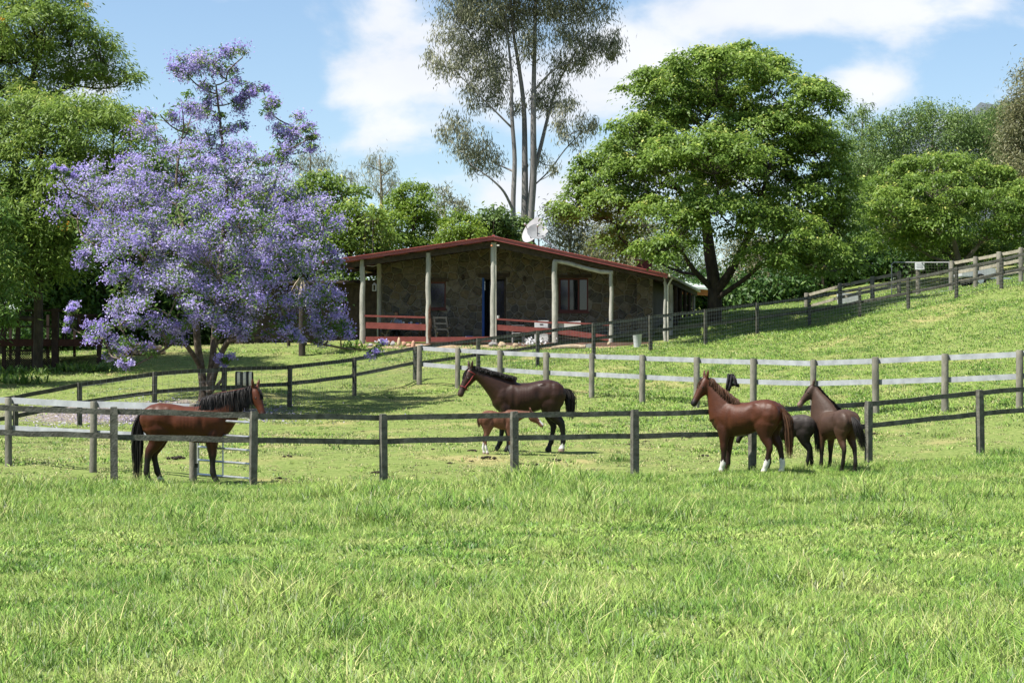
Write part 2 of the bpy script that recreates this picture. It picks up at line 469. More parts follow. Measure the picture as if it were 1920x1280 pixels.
GREEN = [(.0, (.055, .145, .016)), (.25, (.118, .240, .030)), (.5, (.205, .335, .052)), (.75, (.29, .395, .088)), (1.0, (.39, .43, .145))]
g_tall = grass_material('tall_grass_blade', GREEN, (.40, .38, .17), .05, None)
g_short = grass_material('grazed_grass_blade', [(.0, (.095, .155, .03)), (.35, (.175, .235, .055)), (.6, (.255, .285, .09)), (1.0, (.35, .325, .15))], (.40, .36, .18), .10, None)

tall = [tuft_mesh('tall_tuft', 20, .085, .07, .22, .0052, 1.1, g_tall, 50 + i) for i in range(5)]
med = [tuft_mesh('mid_tuft', 22, .11, .05, .13, .0085, 1.0, g_tall, 70 + i) for i in range(4)]
low = [tuft_mesh('low_tuft', 24, .14, .015, .05, .011, 1.2, g_short, 90 + i) for i in range(4)]
low2 = [tuft_mesh('hill_tuft', 20, .17, .03, .085, .017, 1.1, g_tall, 110 + i) for i in range(4)]

low3 = [tuft_mesh('fine_tuft', 26, .13, .02, .065, .0085, 1.2, g_tall, 130 + i) for i in range(4)]
fence_line_px = np.array([-60, 215, 475, 720, 965, 1190, 1410, 1628, 1838, 2050]); fence_line_D = np.array([37.2, 37.5, 38, 39.5, 40.5, 41.5, 42.5, 44, 45.5, 47])
def near_fence_D(x):
    X = (fence_line_px - 960) / F * fence_line_D
    return np.interp(x, X, fence_line_D)

def spread(d0, d1, per_m2, half=.29, pad=1.2):
    """points in the view wedge, uniform per area"""
    area = (half * (d1 * d1 - d0 * d0)); k = int(area * per_m2)
    D = np.sqrt(rng.uniform(d0 * d0, d1 * d1, k)); x = rng.uniform(-1, 1, k) * (half * D + pad)
    return x, D

# foreground sward
x, y = spread(8.0, 48, 112)
patch = vnoise(x, y, 2.6, 1) * .6 + vnoise(x, y, .8, 2) * .4
band = np.exp(-((y - 23.0 - .10 * x - 1.2 * vnoise(x, y, 5, 3)) / 3.2) ** 2)        # short dry strip across the meadow
keep_h = np.clip(.14 + 1.3 * patch - .62 * band * (.2 + 1.2 * vnoise(x, y, 1.6, 4)), .22, 1.5)
infield = y > near_fence_D(x) - .25
m = (~infield) & (rng.random(len(x)) < np.clip(1.2 - .5 * band, .5, 1))
x, y, keep_h = x[m], y[m], keep_h[m]
far = np.clip((y - 14) / 26, 0, 1)
ind = np.where(rng.random(len(x)) < .25 + .5 * far, 5 + rng.integers(0, 4, len(x)), rng.integers(0, 5, len(x)))
lushc = vnoise(x, y, 1.1, 9) > .72
scl = keep_h * rng.uniform(.7, 1.3, len(x)) * (1 + .25 * far) * np.where(lushc, 1.5, 1.0)
rot = np.c_[rng.normal(0, .10, len(x)), rng.normal(0, .10, len(x)), rng.uniform(0, 6.283, len(x))]
scatter_object('meadow_grass', 'long bright green grass across the foreground meadow', 'grass', np.c_[x, y, gz_arr(x, y) - .012], rot, scl, ind, tall + med)

x, y = spread(9.0, 48, 40)
m = y < near_fence_D(x) - .1; x, y = x[m], y[m]
scatter_object('meadow_undergrowth', 'short dense grass between the long blades of the foreground meadow', 'grass', np.c_[x, y, gz_arr(x, y) - .006],
               np.c_[rng.normal(0, .1, len(x)), rng.normal(0, .1, len(x)), rng.uniform(0, 6.283, len(x))], rng.uniform(.9, 1.6, len(x)), rng.integers(0, 4, len(x)), low3)

# grazed paddock, lawn and hillside behind the near fence
x, y = spread(37, 104, 34, .275, 2)
infield = y > near_fence_D(x) - .25
lush = np.clip((x - 1 + (y - 60) * .25) / 8, 0, 1) * np.clip((y - 52) / 8, 0, 1)
patch = vnoise(x, y, 3.2, 11) * .6 + vnoise(x, y, 1.0, 12) * .4
dens = np.clip(.30 + 1.1 * (patch - .3) + .6 * lush, .12, 1)
bare = ((x + 11.2) / 4.6) ** 2 + ((y - 65.4) / 3.0) ** 2 < .8 + .8 * (vnoise(x, y, 1.2, 15) - .5)
m = infield & (rng.random(len(x)) < np.where(bare, .12, 1) * dens) & ~in_house(x, y, .2)
x, y, lush, patch = x[m], y[m], lush[m], patch[m]
tallpick = rng.random(len(x)) < (.10 + .75 * lush + .35 * (patch > .68))
ind = np.where(tallpick, 4 + rng.integers(0, 4, len(x)), rng.integers(0, 4, len(x)))
scl = rng.uniform(.7, 1.3, len(x)) * (.75 + .55 * patch)
rot = np.c_[rng.normal(0, .12, len(x)), rng.normal(0, .12, len(x)), rng.uniform(0, 6.283, len(x))]
scatter_object('paddock_grass', 'short grazed grass of the paddock, lawn and hillside', 'grass', np.c_[x, y, gz_arr(x, y) - .008], rot, scl, ind, low + low2)
# ------------------------------------------------------------------ fences
m_timber = material('weathered_grey_timber', (.060, .058, .046), .9, (.15, .145, .12), 7, 6, .5, 30, stretch=(1, 1, 1), col3=(.10, .097, .08), world=True)
m_dark_timber = material('old_dark_timber', (.030, .030, .023), .9, (.085, .084, .068), 6, 6, .5, 30, col3=(.055, .054, .042), world=True)
m_round = material('treated_pine_post', (.11, .105, .085), .9, (.23, .215, .175), 5, 6, .4, 28, col3=(.165, .155, .125), stretch=(1, 1, .35), world=True)
m_white_rail = material('white_vinyl_rail', (.23, .24, .258), .45, (.36, .373, .395), 3.0, 6, .05, 12, col3=(.30, .312, .332), spec=.5, world=True)
m_galv = material('galvanised_steel', (.42, .44, .46), .38, (.60, .62, .64), 9, 4, metal=.75, spec=.5)
m_wire = material('fence_wire', (.30, .31, .31), .5, metal=.6)
m_pale_timber = material('pale_treated_timber', (.22, .20, .15), .9, (.36, .33, .26), 6, 5, .4, 25, world=True)

def fence(name, label, posts, rails, pm, rm, kind='square', pw=.12, rail_size=(.04, .1), back=True, cat='fence', group=None, jit=.035, over=.0, split=(), base_sink=.35, rail_over=0.03):
    root_p = ground(posts[0][0], posts[0][2])
    root = thing(name, label, cat, tuple(root_p), group=group); inv = -root_p
    P = []
    for (px, py, D) in posts:
        top = at(px, py, D); b = Vector((top.x, top.y, gz(top.x, top.y))); P.append((top, b))
    for i, (top, b) in enumerate(P):
        nx_ = P[min(i + 1, len(P) - 1)][0] - P[max(i - 1, 0)][0]; ang = math.atan2(nx_.y, nx_.x)
        mb = MB(); lean = Vector((random.uniform(-.018, .018), random.uniform(-.012, .012), 0)); bb = b - Vector((0, 0, base_sink)) + inv; tt = top + inv + lean + Vector((0, 0, over))
        if kind == 'square':
            w = pw * random.uniform(.93, 1.07); rot = Matrix.Rotation(ang, 3, 'Z')
            ring = []
            for k, t in enumerate((0, .3, .6, .93, 1.0)):
                c = bb.lerp(tt, t); q = w / 2 * (random.uniform(.95, 1.05) if t < .98 else .86)
                ring += [c + rot @ Vector((sx * q, sy * q, random.uniform(-.008, .012) if t == 1.0 else 0)) for sx, sy in ((-1, -1), (1, -1), (1, 1), (-1, 1))]
            fs = [(3, 2, 1, 0), (16, 17, 18, 19)] + [(4 * r_ + k, 4 * r_ + (k + 1) % 4, 4 * r_ + 4 + (k + 1) % 4, 4 * r_ + 4 + k) for r_ in range(4) for k in range(4)]
            mb.add(ring, fs); mb.build('post', pm, root)
        else:
            w = pw * random.uniform(.93, 1.07) / 2
            mb.tube([bb, bb.lerp(tt, .5), bb.lerp(tt, .985), tt], [w * 1.05, w * 1.0, w * .98, w * .86], 12); mb.build('post', pm, root, smooth=True)
    for i in range(len(P) - 1):
        if i in split: continue
        a, b = P[i][0], P[i + 1][0]; d = (b - a); nrm = Vector((-d.y, d.x, 0)).normalized()
        if nrm.y < 0: nrm = -nrm
        off = nrm * ((pw / 2 + rail_size[0] / 2 + .002) * (1 if back else -1))
        dd = Vector((d.x, d.y, 0)).normalized() * rail_over
        for dz in rails:
            s0 = a - Vector((0, 0, dz + random.uniform(-.012, .012))) + off + inv - dd * (1 if i else 1); s1 = b - Vector((0, 0, dz + random.uniform(-.012, .012))) + off + inv - dd * .6
            MB().bar(s0, s1, rail_size[0], rail_size[1], jit=jit if jit else 0, segs=5 if jit else 1).build('rail', rm, root)
    return root, P

NEAR = [(-45, 754, 37.2), (215, 763, 37.5), (475, 771, 38), (720, 776, 39.5), (965, 771, 40.5), (1190, 768, 41.5), (1410, 764, 42.5), (1628, 752, 44), (1838, 731, 45.5), (2052, 711, 47)]
fence('timber_fence', 'grey weathered two-rail timber fence nearest the viewer, across the whole paddock', NEAR, (.075, .515), m_timber, m_timber, 'square', .125, (.045, .10), jit=.016)

fence('white_rail_fence', 'short white-railed fence with round posts behind the bay horse, ending at the pipe gate',
      [(-170, 738, 44.3), (17, 745, 42.5), (175, 752, 41), (363, 757, 39.4)], (.065, .62), m_round, m_white_rail, 'round', .145, (.05, .12), jit=0)

WHITE = [(786, 647, 76), (858, 652, 74), (938, 656, 72), (1024, 660, 70), (1109, 662, 68), (1204, 665, 66), (1306, 669, 64), (1412, 672, 62), (1524, 674, 60), (1642, 669, 58), (1771, 663, 56.5), (1911, 656, 55), (2060, 648, 53.6)]
fence('white_rail_fence', 'long white two-rail fence with round posts running across behind the mare', WHITE, (.10, .68), m_round, m_white_rail, 'round', .19, (.05, .145), jit=0)

DARK = [(-130, 765, 59), (30, 741, 60.5), (150, 717, 62), (290, 697, 63.5), (420, 689, 65), (543, 684, 67), (665, 671, 72), (778, 650, 77.2), (897, 634, 78.2), (1008, 620, 79), (1113, 606, 80), (1220, 592, 81), (1323, 580, 82),
        (1420, 567, 83), (1518, 555, 84), (1612, 538, 84), (1703, 520, 83), (1793, 501, 82), (1877, 483, 81), (1965, 463, 80)]
dark_root, darkP = fence('netted_timber_fence', 'dark timber fence with wire netting climbing from the jacaranda up the hillside', DARK, (.07, .60), m_dark_timber, m_dark_timber, 'square', .115, (.045, .12), jit=.018)
net = MB()
for i in range(2, len(darkP) - 1):
    a, b = darkP[i], darkP[i + 1]; inv = -dark_root.location; d = b[0] - a[0]; nrm = Vector((-d.y, d.x, 0)).normalized()
    if nrm.y > 0: nrm = -nrm
    off = nrm * .075 + inv; L = Vector((d.x, d.y)).length; k = max(4, int(L / .11))
    if i < 6: k = max(4, int(L / .2))
    for j in range(k):
        t = j / k; tp = a[0].lerp(b[0], t) + off; bt = a[1].lerp(b[1], t) + off
        net.tube([bt, tp], .003, 3, False)
    for j in range(10 if i >= 6 else 6):
        t = j / (9.5 if i >= 6 else 5.5); net.tube([a[1].lerp(a[0], t) + off, b[1].lerp(b[0], t) + off], .003, 3, False)
nt_ = net.build('wire_netting', m_wire, dark_root); nt_['kind'] = 'stuff'

UP = [(1512, 549, 97), (1575, 531, 95.5), (1636, 518, 94), (1686, 508, 93)]
fence('pale_rail_fence', 'pale two-rail timber fence on the hillside left of the mesh gate', UP, (.10, .62), m_round, m_pale_timber, 'round', .20, (.05, .13), back=True, jit=.012)
UP2 = [(1784, 489, 90.5), (1829, 481, 89.3), (1873, 472, 88), (1914, 464, 87), (1962, 455, 86)]
fence('pale_rail_fence', 'pale three-rail timber fence at the top right edge above the grass slope', UP2, (.10, .52, .92), m_round, m_pale_timber, 'round', .21, (.05, .13), back=True, jit=.012)

# pipe gate between the short white fence and the near fence
g0, g1 = ground(372, 39.25), ground(470, 38.12)
gt = thing('pipe_gate', 'galvanised pipe farm gate between the round post and the near fence post', 'gate', tuple(g0))
d = g1 - g0; d.z = 0
lo = lambda t, z: d * t + Vector((0, 0, z))
MB().tube([lo(0, .12), lo(0, 1.18)], .024, 8).build('gate_stile', m_galv, gt, smooth=True); MB().tube([lo(1, .05), lo(1, 1.12)], .024, 8).build('gate_stile', m_galv, gt, smooth=True)
for z in (.14, .40, .64, .88, 1.14):
    MB().tube([lo(0, z), lo(1, z - .04)], .023, 8).build('gate_bar', m_galv, gt, smooth=True)
MB().tube([lo(.48, .12), lo(.48, 1.12)], .017, 8).build('gate_brace', m_galv, gt, smooth=True)
for z in (.3, 1.0): MB().box(lo(0, z) + Vector((-.03, 0, 0)), (.06, .05, .08)).build('hinge', m_dark_timber, gt)

# mesh gate with a white sign on the hillside
gl, gr = at(1672, 547, 93), at(1780, 545, 90.7); base = Vector((gl.x, gl.y, gz(gl.x, gl.y)))
mg = thing('mesh_gate', 'tall grey mesh gate with a white sign in the upper hillside fence', 'gate', tuple(base))
e = Vector((gr.x - gl.x, gr.y - gl.y, gz(gr.x, gr.y) - base.z)); H = 1.32
t0 = at(1674, 492, 93).z - base.z; t1 = at(1778, 492, 90.7).z - base.z
f = MB(); f.tube([(0, 0, .05), (0, 0, t0 - .1), Vector((.08, 0, t0)), Vector((e.x, e.y, t1)), Vector((e.x, e.y, e.z + .05))], .024, 8); f.tube([(0, 0, .08), (e.x, e.y, e.z + .08)], .02, 8); f.build('gate_frame', m_wire, mg, smooth=True)
f = MB()
for i in range(1, 20):
    t = i / 20; f.tube([(e.x * t, e.y * t, e.z * t + .08), (e.x * t, e.y * t, t0 + (t1 - t0) * t)], .004, 4, False)
for j in range(1, 11):
    t = j / 11; f.tube([(0, 0, .08 + t * (t0 - .08)), (e.x, e.y, e.z + .08 + t * (t1 - e.z - .08))], .004, 4, False)
f.build('mesh_infill', m_dark_timber, mg)
m_sign = material('white_sign', (.75, .75, .73), .5, (.80, .80, .79), 4)
sg = Vector((e.x * .49, e.y * .49 - .045, (t0 + t1) / 2 - .16))
sb_ = MB().box(sg, (.40, .02, .30)).build('sign_board', m_sign, mg)
m_ink = material('sign_print', (.25, .25, .27), .7)
f = MB()
for k in range(4): f.box(sg + Vector((0, -.0125, .09 - k * .055)), (.30 - .05 * (k % 2), .003, .014))
f.build('print_line', m_ink, sb_)
gp = ground(1725, 92); MB().tube([Vector((0, 0, -.3)), Vector((0, 0, 1.25))], [.11, .10], 12).build('post', m_round, mg, smooth=True, loc=Vector((gp.x, gp.y + .3, gp.z)) - base)
# ------------------------------------------------------------------ house
m_red = material('red_painted_timber', (.135, .033, .026), .6, (.19, .048, .038), 5, 4, .1, 20, col3=(.16, .040, .032))
m_redroof = material('red_roof_steel', (.22, .045, .040), .42, (.29, .075, .065), 3, 4, spec=.4)
m_post = material('pale_painted_log', (.25, .245, .21), .85, (.40, .39, .34), 5, 6, .5, 22, col3=(.33, .32, .28), stretch=(1, 1, .3))
m_rot = material('rotten_log_heart', (.035, .020, .014), .95, (.11, .055, .035), 9, 5, .8, 30)
m_mortar = material('lime_mortar', (.17, .155, .13), .95, (.25, .225, .19), 12, 4, .5, 40)
m_brown = material('dark_brown_timber', (.030, .022, .017), .85, (.065, .048, .036), 6, 4, .2)
m_deck = material('deck_board', (.10, .06, .045), .8, (.17, .10, .075), 5, 4)
m_redshade = material('shaded_window_red', (.085, .022, .017), .6, (.12, .032, .025), 5)  # house red darkened: verandah shade is put into the window frame colour
m_glass = material('dark_window_glass', (.012, .014, .017), .06, spec=.6)
m_blue = material('blue_door_paint', (.010, .055, .25), .5, (.014, .075, .30), 4)
m_cream = material('cream_trim', (.46, .43, .36), .6, (.56, .53, .46), 3)
stone_mats = []
for i, (c1, c2) in enumerate((((0.076, 0.065, 0.047), (0.134, 0.116, 0.085)), ((0.107, 0.085, 0.053), (0.165, 0.134, 0.089)), ((0.058, 0.053, 0.047), (0.107, 0.101, 0.089)), ((0.112, 0.096, 0.073), (0.179, 0.156, 0.125)), ((0.071, 0.060, 0.045), (0.130, 0.107, 0.078)))):
    stone_mats.append(material('field_stone_%d' % i, c1, .92, c2, 7, 6, .7, 25))

house = thing('stone_house', 'low stone house with red gabled roof and log-post verandah', 'house', tuple(HB), HROT)
HM = Matrix.Translation(HB) @ Matrix.Rotation(HROT, 4, 'Z'); HI = HM.inverted()
def hl(px, py, ly):
    """point of the house's own frame seen at a pixel, on the plane y = ly of that frame"""
    o = HI @ Vector((0, 0, CAMZ)); r = HI.to_3x3() @ ray(px, py)
    t = (ly - o.y) / r.y
    return o + r * t
ZR = hl(925, 443, -.35); LE = hl(604, 490, -.35); RE = hl(1252, 514, -.35)
Y0, Y1 = -.35, 12.2
XL, XR = LE.x, RE.x
ridge_x = ZR.x
def roof_z(x): return ZR.z + (LE.z - ZR.z) * (ridge_x - x) / (ridge_x - XL) if x < ridge_x else ZR.z + (RE.z - ZR.z) * (x - ridge_x) / (XR - ridge_x)

# roof sheets (corrugated) with barge boards
for side, xe in (('left', XL), ('right', XR)):
    k = 150; V = []; Fc = []
    for i in range(k + 1):
        y = Y0 + (Y1 - Y0) * i / k; w = .012 * math.sin(i * 2.1)
        for x in (ridge_x, xe):
            z = roof_z(x) if x != ridge_x else ZR.z
            V += [(x, y, z - .03 + w), (x, y, z - .055 + w)]
    for i in range(k):
        a = i * 4; Fc += [(a, a + 2, a + 6, a + 4), (a + 1, a + 5, a + 7, a + 3), (a, a + 4, a + 5, a + 1), (a + 2, a + 3, a + 7, a + 6)]
    Fc += [(0, 1, 3, 2), (k * 4, k * 4 + 2, k * 4 + 3, k * 4 + 1)]
    rf = MB().add(V, Fc).build('roof_sheet', m_redroof, house)
    MB().bar((ridge_x, Y0 - .02, ZR.z - .08), (xe, Y0 - .02, roof_z(xe) - .08), .03, .15).build('barge_board', m_redroof, rf)
    MB().bar((ridge_x, Y0 - .045, ZR.z + .0), (xe, Y0 - .045, roof_z(xe) + .0), .07, .03).build('barge_cap', m_redroof, rf)
    for j in range(7):
        t = (j + .5) / 7; x = ridge_x + (xe - ridge_x) * t
        MB().bar((x, Y0 + .1, roof_z(x) - .11), (x, Y1, roof_z(x) - .11), .06, .09).build('batten', m_brown, house)
    for y in (-.02, 3.0, 6.0, 9.0):
        MB().bar((ridge_x, y, ZR.z - .23), (xe * .985, y, roof_z(xe) - .23), .07, .14).build('rafter', m_brown, house)
MB().tube([(ridge_x, Y0, ZR.z + .0), (ridge_x, Y1, ZR.z + .0)], .07, 8).build('ridge_cap', m_redroof, house, smooth=True)
# gutter and fascia of the right eave
MB().bar((XR + .05, Y0, RE.z - .06), (XR + .05, Y1, RE.z - .06), .11, .10).build('gutter', m_cream, house)
MB().bar((XR - .06, Y0 + .05, RE.z - .19), (XR - .06, Y1, RE.z - .19), .05, .2).build('fascia', m_brown, house)
# floor and skirts
MB().box(((XL + XR) / 2 + .3, 5.95, -.13), (XR - XL - .9, 12.2, .22)).build('floor_slab', m_deck, house)
MB().box(((XL + XR) / 2 + .3, 6.0, -.75), (XR - XL - 1.0, 12.0, 1.02)).build('plinth', m_mortar, house)

# verandah posts
def log_post(px, ytop, ly=0.0, r=.115, base=-.35, mat=m_post, name='post'):
    t = hl(px, ytop, ly); b = Vector((t.x, ly, base)); pts, rad = [], []
    for i in range(9):
        q = i / 8; pts.append((b.x + random.uniform(-.018, .018), ly + random.uniform(-.015, .015), b.z + (t.z - b.z) * q)); rad.append(r * (1.06 - .14 * q) * random.uniform(.95, 1.05))
    return MB().tube(pts, rad, 12).build(name, mat, house, smooth=True), t.x, t.z
P680 = log_post(680, 487); P802 = log_post(803, 474, r=.11); P925 = log_post(925, 455, r=.12); P1040 = log_post(1040, 490, r=.12); P1145 = log_post(1146, 512, r=.085); P1250 = log_post(1247, 519, r=.07)
po = P802[0]
pts = [(P802[1] + .085 + .02 * math.sin(i * 1.7), -.075, -.2 + .22 * i) for i in range(9)]
MB().tube(pts, [.06, .075, .08, .07, .08, .075, .06, .05, .015], 8).build('rotten_streak', m_rot, po, smooth=True)['label'] = 'dark rotten split down the lower half of the post'
MB().tube([(P925[1] + .125, -.06, -.25), (P925[1] + .12, -.06, 1.8), (P925[1] + .115, -.05, P925[2])], .022, 8).build('downpipe', m_cream, P925[0], smooth=True)
MB().tube([(P1250[1] + .11, 0, -.3), (P1250[1] + .11, 0, P1250[2] - .35), (P1250[1] + .28, 0, P1250[2] - .05)], .04, 8).build('downpipe', m_cream, P1250[0], smooth=True)
bm_ = [Vector((P1040[1] - .05, 0, P1040[2] + .02)), Vector((P1040[1] + .5, .02, P1040[2] - .06)), Vector((P1040[1] + 1.2, -.02, P1040[2] - .27)), Vector((P1040[1] + 1.9, .02, P1040[2] - .44)), Vector((P1145[1] + .08, 0, P1145[2] + .03))]
MB().tube(bm_, [.075, .09, .085, .09, .08], 10).build('log_beam', m_post, house, smooth=True)
MB().bar((ridge_x, 0, ZR.z - .36), (XL + .6, 0, roof_z(XL + .6) - .33), .09, .12).build('verandah_beam', m_brown, house)
MB().bar((ridge_x, 0, ZR.z - .36), (P1040[1] - .1, 0, roof_z(P1040[1]) - .33), .09, .12).build('verandah_beam', m_brown, house)
# right-hand verandah posts receding
for i, y in enumerate((2.0, 3.9, 5.8, 7.7, 9.6, 11.6)):
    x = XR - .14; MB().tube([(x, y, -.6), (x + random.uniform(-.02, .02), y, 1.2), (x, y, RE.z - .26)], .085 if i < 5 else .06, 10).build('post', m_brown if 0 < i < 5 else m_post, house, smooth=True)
MB().bar((XR - .14, 0.1, .95), (XR - .14, 11.6, .95), .05, .09).build('verandah_rail', m_brown, house)
# inner post at the wall corner
WY = 2.7
xi = hl(711, 600, 2.3).x
MB().tube([(xi, 2.3, -.02), (xi, 2.3, roof_z(xi) - .2)], .10, 10).build('post', m_post, house, smooth=True)

# stone front wall: mortar core with separate stones
XW0, XW1 = hl(716, 600, WY).x, hl(1226, 600, WY).x
def rect(px0, px1, py0, py1):
    a, b = hl(px0, py1, WY), hl(px1, py0, WY); return a.x, b.x, max(a.z, 0.0), b.z
WIN1, DOOR, WIN2 = rect(803, 836, 528, 579), rect(904, 949, 520, 660), rect(1047, 1103, 521, 584)
OPEN = (WIN1, DOOR, WIN2)
ztop = lambda x: roof_z(x) - .17
# mortar core as columns around the openings
wall = MB(); xs = sorted({XW0, XW1, ridge_x, *[v for o in OPEN for v in o[:2]]})
for a, b in zip(xs[:-1], xs[1:]):
    mid = (a + b) / 2; spans = [(0.0, None)]
    o = next((o for o in OPEN if o[0] < mid < o[1]), None)
    pieces = [(0, 0, ztop(a), ztop(b))] if o is None else ([(0, 0, o[2], o[2])] if o[2] > .05 else []) + [(o[3], o[3], ztop(a), ztop(b))]
    for z0a, z0b, z1a, z1b in pieces:
        v = [(a, WY, z0a), (b, WY, z0b), (b, WY, z1b), (a, WY, z1a), (a, WY + .38, z0a), (b, WY + .38, z0b), (b, WY + .38, z1b), (a, WY + .38, z1a)]
        wall.add(v, [(0, 1, 2, 3), (5, 4, 7, 6), (1, 5, 6, 2), (4, 0, 3, 7), (3, 2, 6, 7), (4, 5, 1, 0)])
wall_o = wall.build('stone_wall', m_mortar, house)

def clip(poly, nx_, nz_, c):
    """keep nx*x + nz*z <= c"""
    out = []
    for i in range(len(poly)):
        a, b = poly[i], poly[(i + 1) % len(poly)]
        da, db = nx_ * a[0] + nz_ * a[1] - c, nx_ * b[0] + nz_ * b[1] - c
        if da <= 0: out.append(a)
        if (da < 0 < db) or (db < 0 < da):
            t = da / (da - db); out.append((a[0] + (b[0] - a[0]) * t, a[1] + (b[1] - a[1]) * t))
    return out
def area(p): return abs(sum(p[i][0] * p[(i + 1) % len(p)][1] - p[(i + 1) % len(p)][0] * p[i][1] for i in range(len(p)))) / 2
def stones(parent, x0, x1, zt, openings, sx, sz, place, r):
    seeds = []; z = sz / 2; row = 0
    while z < 5.0:
        x = x0 + (row % 2) * sx / 2
        while x < x1 + sx / 2:
            seeds.append((x + r.uniform(-.38, .38) * sx, z + r.uniform(-.36, .36) * sz)); x += sx * r.uniform(.75, 1.25)
        z += sz; row += 1
    S = np.array(seeds)
    for i, (a, b) in enumerate(seeds):
        if not (x0 - .1 < a < x1 + .1) or b > zt(a) + .2: continue
        if any(o[0] < a < o[1] and o[2] < b < o[3] for o in openings): continue
        poly = [(a - 1, b - 1), (a + 1, b - 1), (a + 1, b + 1), (a - 1, b + 1)]
        for j in np.argsort(((S - S[i]) * (1, 1.3)) .__pow__(2).sum(1))[1:16]:
            c, d_ = S[j]; nx_, nz_ = c - a, (d_ - b)
            poly = clip(poly, nx_, nz_, nx_ * (a + c) / 2 + nz_ * (b + d_) / 2)
            if len(poly) < 3: break
        if len(poly) < 3: continue
        poly = clip(poly, -1, 0, -x0); poly = clip(poly, 1, 0, x1); poly = clip(poly, 0, -1, 0.0)
        if len(poly) < 3: continue
        # under the roof slope
        for (xa, xb) in ((x0, ridge_x), (ridge_x, x1)):
            if xb <= xa: continue
            za, zb = zt(xa), zt(xb); sl = (zb - za) / (xb - xa); poly = clip(poly, -sl, 1, za - sl * xa)
            if len(poly) < 3: break
        if len(poly) < 3: continue
        for o in openings:
            cands = [clip(poly, 1, 0, o[0]), clip(poly, -1, 0, -o[1]), clip(poly, 0, 1, o[2]), clip(poly, 0, -1, -o[3])]
            best = max(cands, key=lambda q: area(q) if len(q) > 2 else 0)
            poly = best
            if len(poly) < 3: break
        if len(poly) < 3 or area(poly) < .006: continue
        cx, cz = sum(q[0] for q in poly) / len(poly), sum(q[1] for q in poly) / len(poly)
        w = math.sqrt(area(poly)); g = max(.5, 1 - .035 / w); pr = r.uniform(.03, .075)
        ring = lambda s, y: [place(cx + (q[0] - cx) * s, cz + (q[1] - cz) * s, y) for q in poly]
        k = len(poly); v = ring(g, .01) + ring(g * .97, pr * .6) + ring(g * .72, pr)
        fs = [(q, (q + 1) % k, k + (q + 1) % k, k + q) for q in range(k)] + [(k + q, k + (q + 1) % k, 2 * k + (q + 1) % k, 2 * k + q) for q in range(k)] + [tuple(2 * k + q for q in range(k))]
        MB().add(v, fs).build('stone', stone_mats[r.randrange(5)], parent, smooth=False)
rs = random.Random(5)
stones(wall_o, XW0, XW1 - .65, ztop, OPEN, .41, .275, lambda x, z, y: (x, WY - y, z), rs)
# projecting stone pier at the right end and the side wall behind it
pier = MB().box((XW1 - .33, WY + .1, (ztop(XW1)) / 2), (.66, .9, ztop(XW1))).build('stone_pier', m_mortar, house)
stones(pier, XW1 - .66, XW1, lambda x: ztop(XW1) - .02, (), .36, .3, lambda x, z, y: (x, WY - .35 - y, z), rs)
MB().box((XW1 - .2, 7.2, ztop(XW1) / 2), (.38, 8.4, ztop(XW1))).build('side_wall', m_mortar, house)
MB().box(((XW0 + XW1) / 2, 11.6, 1.35), (XW1 - XW0 + .3, .3, 2.7)).build('back_wall', m_brown, house)
# recess on the left: plank wall
xa = XL + .35; xp = hl(436, 600, 2.6).x
for i in range(36):
    w = (XW0 - xp) / 36; x_ = xp + (i + .5) * w; hh = min(2.75, roof_z(max(x_, XL)) - .3); MB().box((x_, 2.9, hh / 2), (w * .96, .05, hh)).build('wall_plank', m_brown, house)
MB().box(((xp + xa) / 2 - .2, 3.6, 2.62), (xa - xp + 1.2, 3.4, .06)).build('lean_to_roof', m_brown, house)
MB().box((xp + .05, 4.5, 1.3), (.08, 3.2, 2.6)).build('side_wall', m_brown, house)
MB().box((xa, 8.2, 1.4), (.08, 6, 2.8)).build('side_wall', m_brown, house)

# windows and door
def window(o, nv, name='window'):
    x0, x1, z0, z1 = o; fr = MB(); y = WY + .10
    for a, b, c, d_ in ((x0, x0 + .07, z0, z1), (x1 - .07, x1, z0, z1)): fr.box(((a + b) / 2, y, (c + d_) / 2), (b - a, .09, d_ - c))
    for c, d_ in ((z0, z0 + .07), (z1 - .07, z1)): fr.box(((x0 + x1) / 2, y, (c + d_) / 2), (x1 - x0 - .142, .085, d_ - c))
    w = fr.build(name, m_redshade, house)
    for i in range(1, nv): MB().box((x0 + (x1 - x0) * i / nv, y, (z0 + z1) / 2), (.06, .08, z1 - z0 - .142)).build('mullion', m_redshade, w)
    for i in range(nv):
        xa_, xb_ = x0 + .07 + (x1 - x0 - .14) * i / nv, x0 + .07 + (x1 - x0 - .14) * (i + 1) / nv
        MB().box(((xa_ + xb_) / 2, y + .03, (z0 + z1) / 2), (xb_ - xa_ - .004, .012, z1 - z0 - .142)).build('pane', m_glass, w)
    MB().box(((x0 + x1) / 2, WY - .04, z1 + .07), (x1 - x0 + .3, .14, .13)).build('lintel', m_brown, w)
    MB().box(((x0 + x1) / 2, WY - .03, z0 - .04), (x1 - x0 + .1, .14, .07)).build('sill', m_redshade, w)
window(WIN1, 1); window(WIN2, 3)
x0, x1, z0, z1 = DOOR
dr = MB().box((x0 + .045, WY + .05, z1 / 2), (.09, .12, z1 - .01)).build('door', m_blue, house); dr['label'] = 'blue painted door leaf standing open'
MB().box((x1 - .04, WY + .05, z1 / 2), (.08, .12, z1 - .01)).box(((x0 + x1) / 2, WY + .05, z1 - .045), (x1 - x0 - .175, .115, .08)).build('door_frame', m_brown, dr)
MB().box(((x0 + x1) / 2, WY + .6, z1 / 2), (x1 - x0, .03, z1)).build('door_screen', m_glass, dr)
MB().box(((x0 + x1) / 2, WY - .04, z1 + .08), (x1 - x0 + .3, .15, .15)).build('lintel', m_brown, dr)
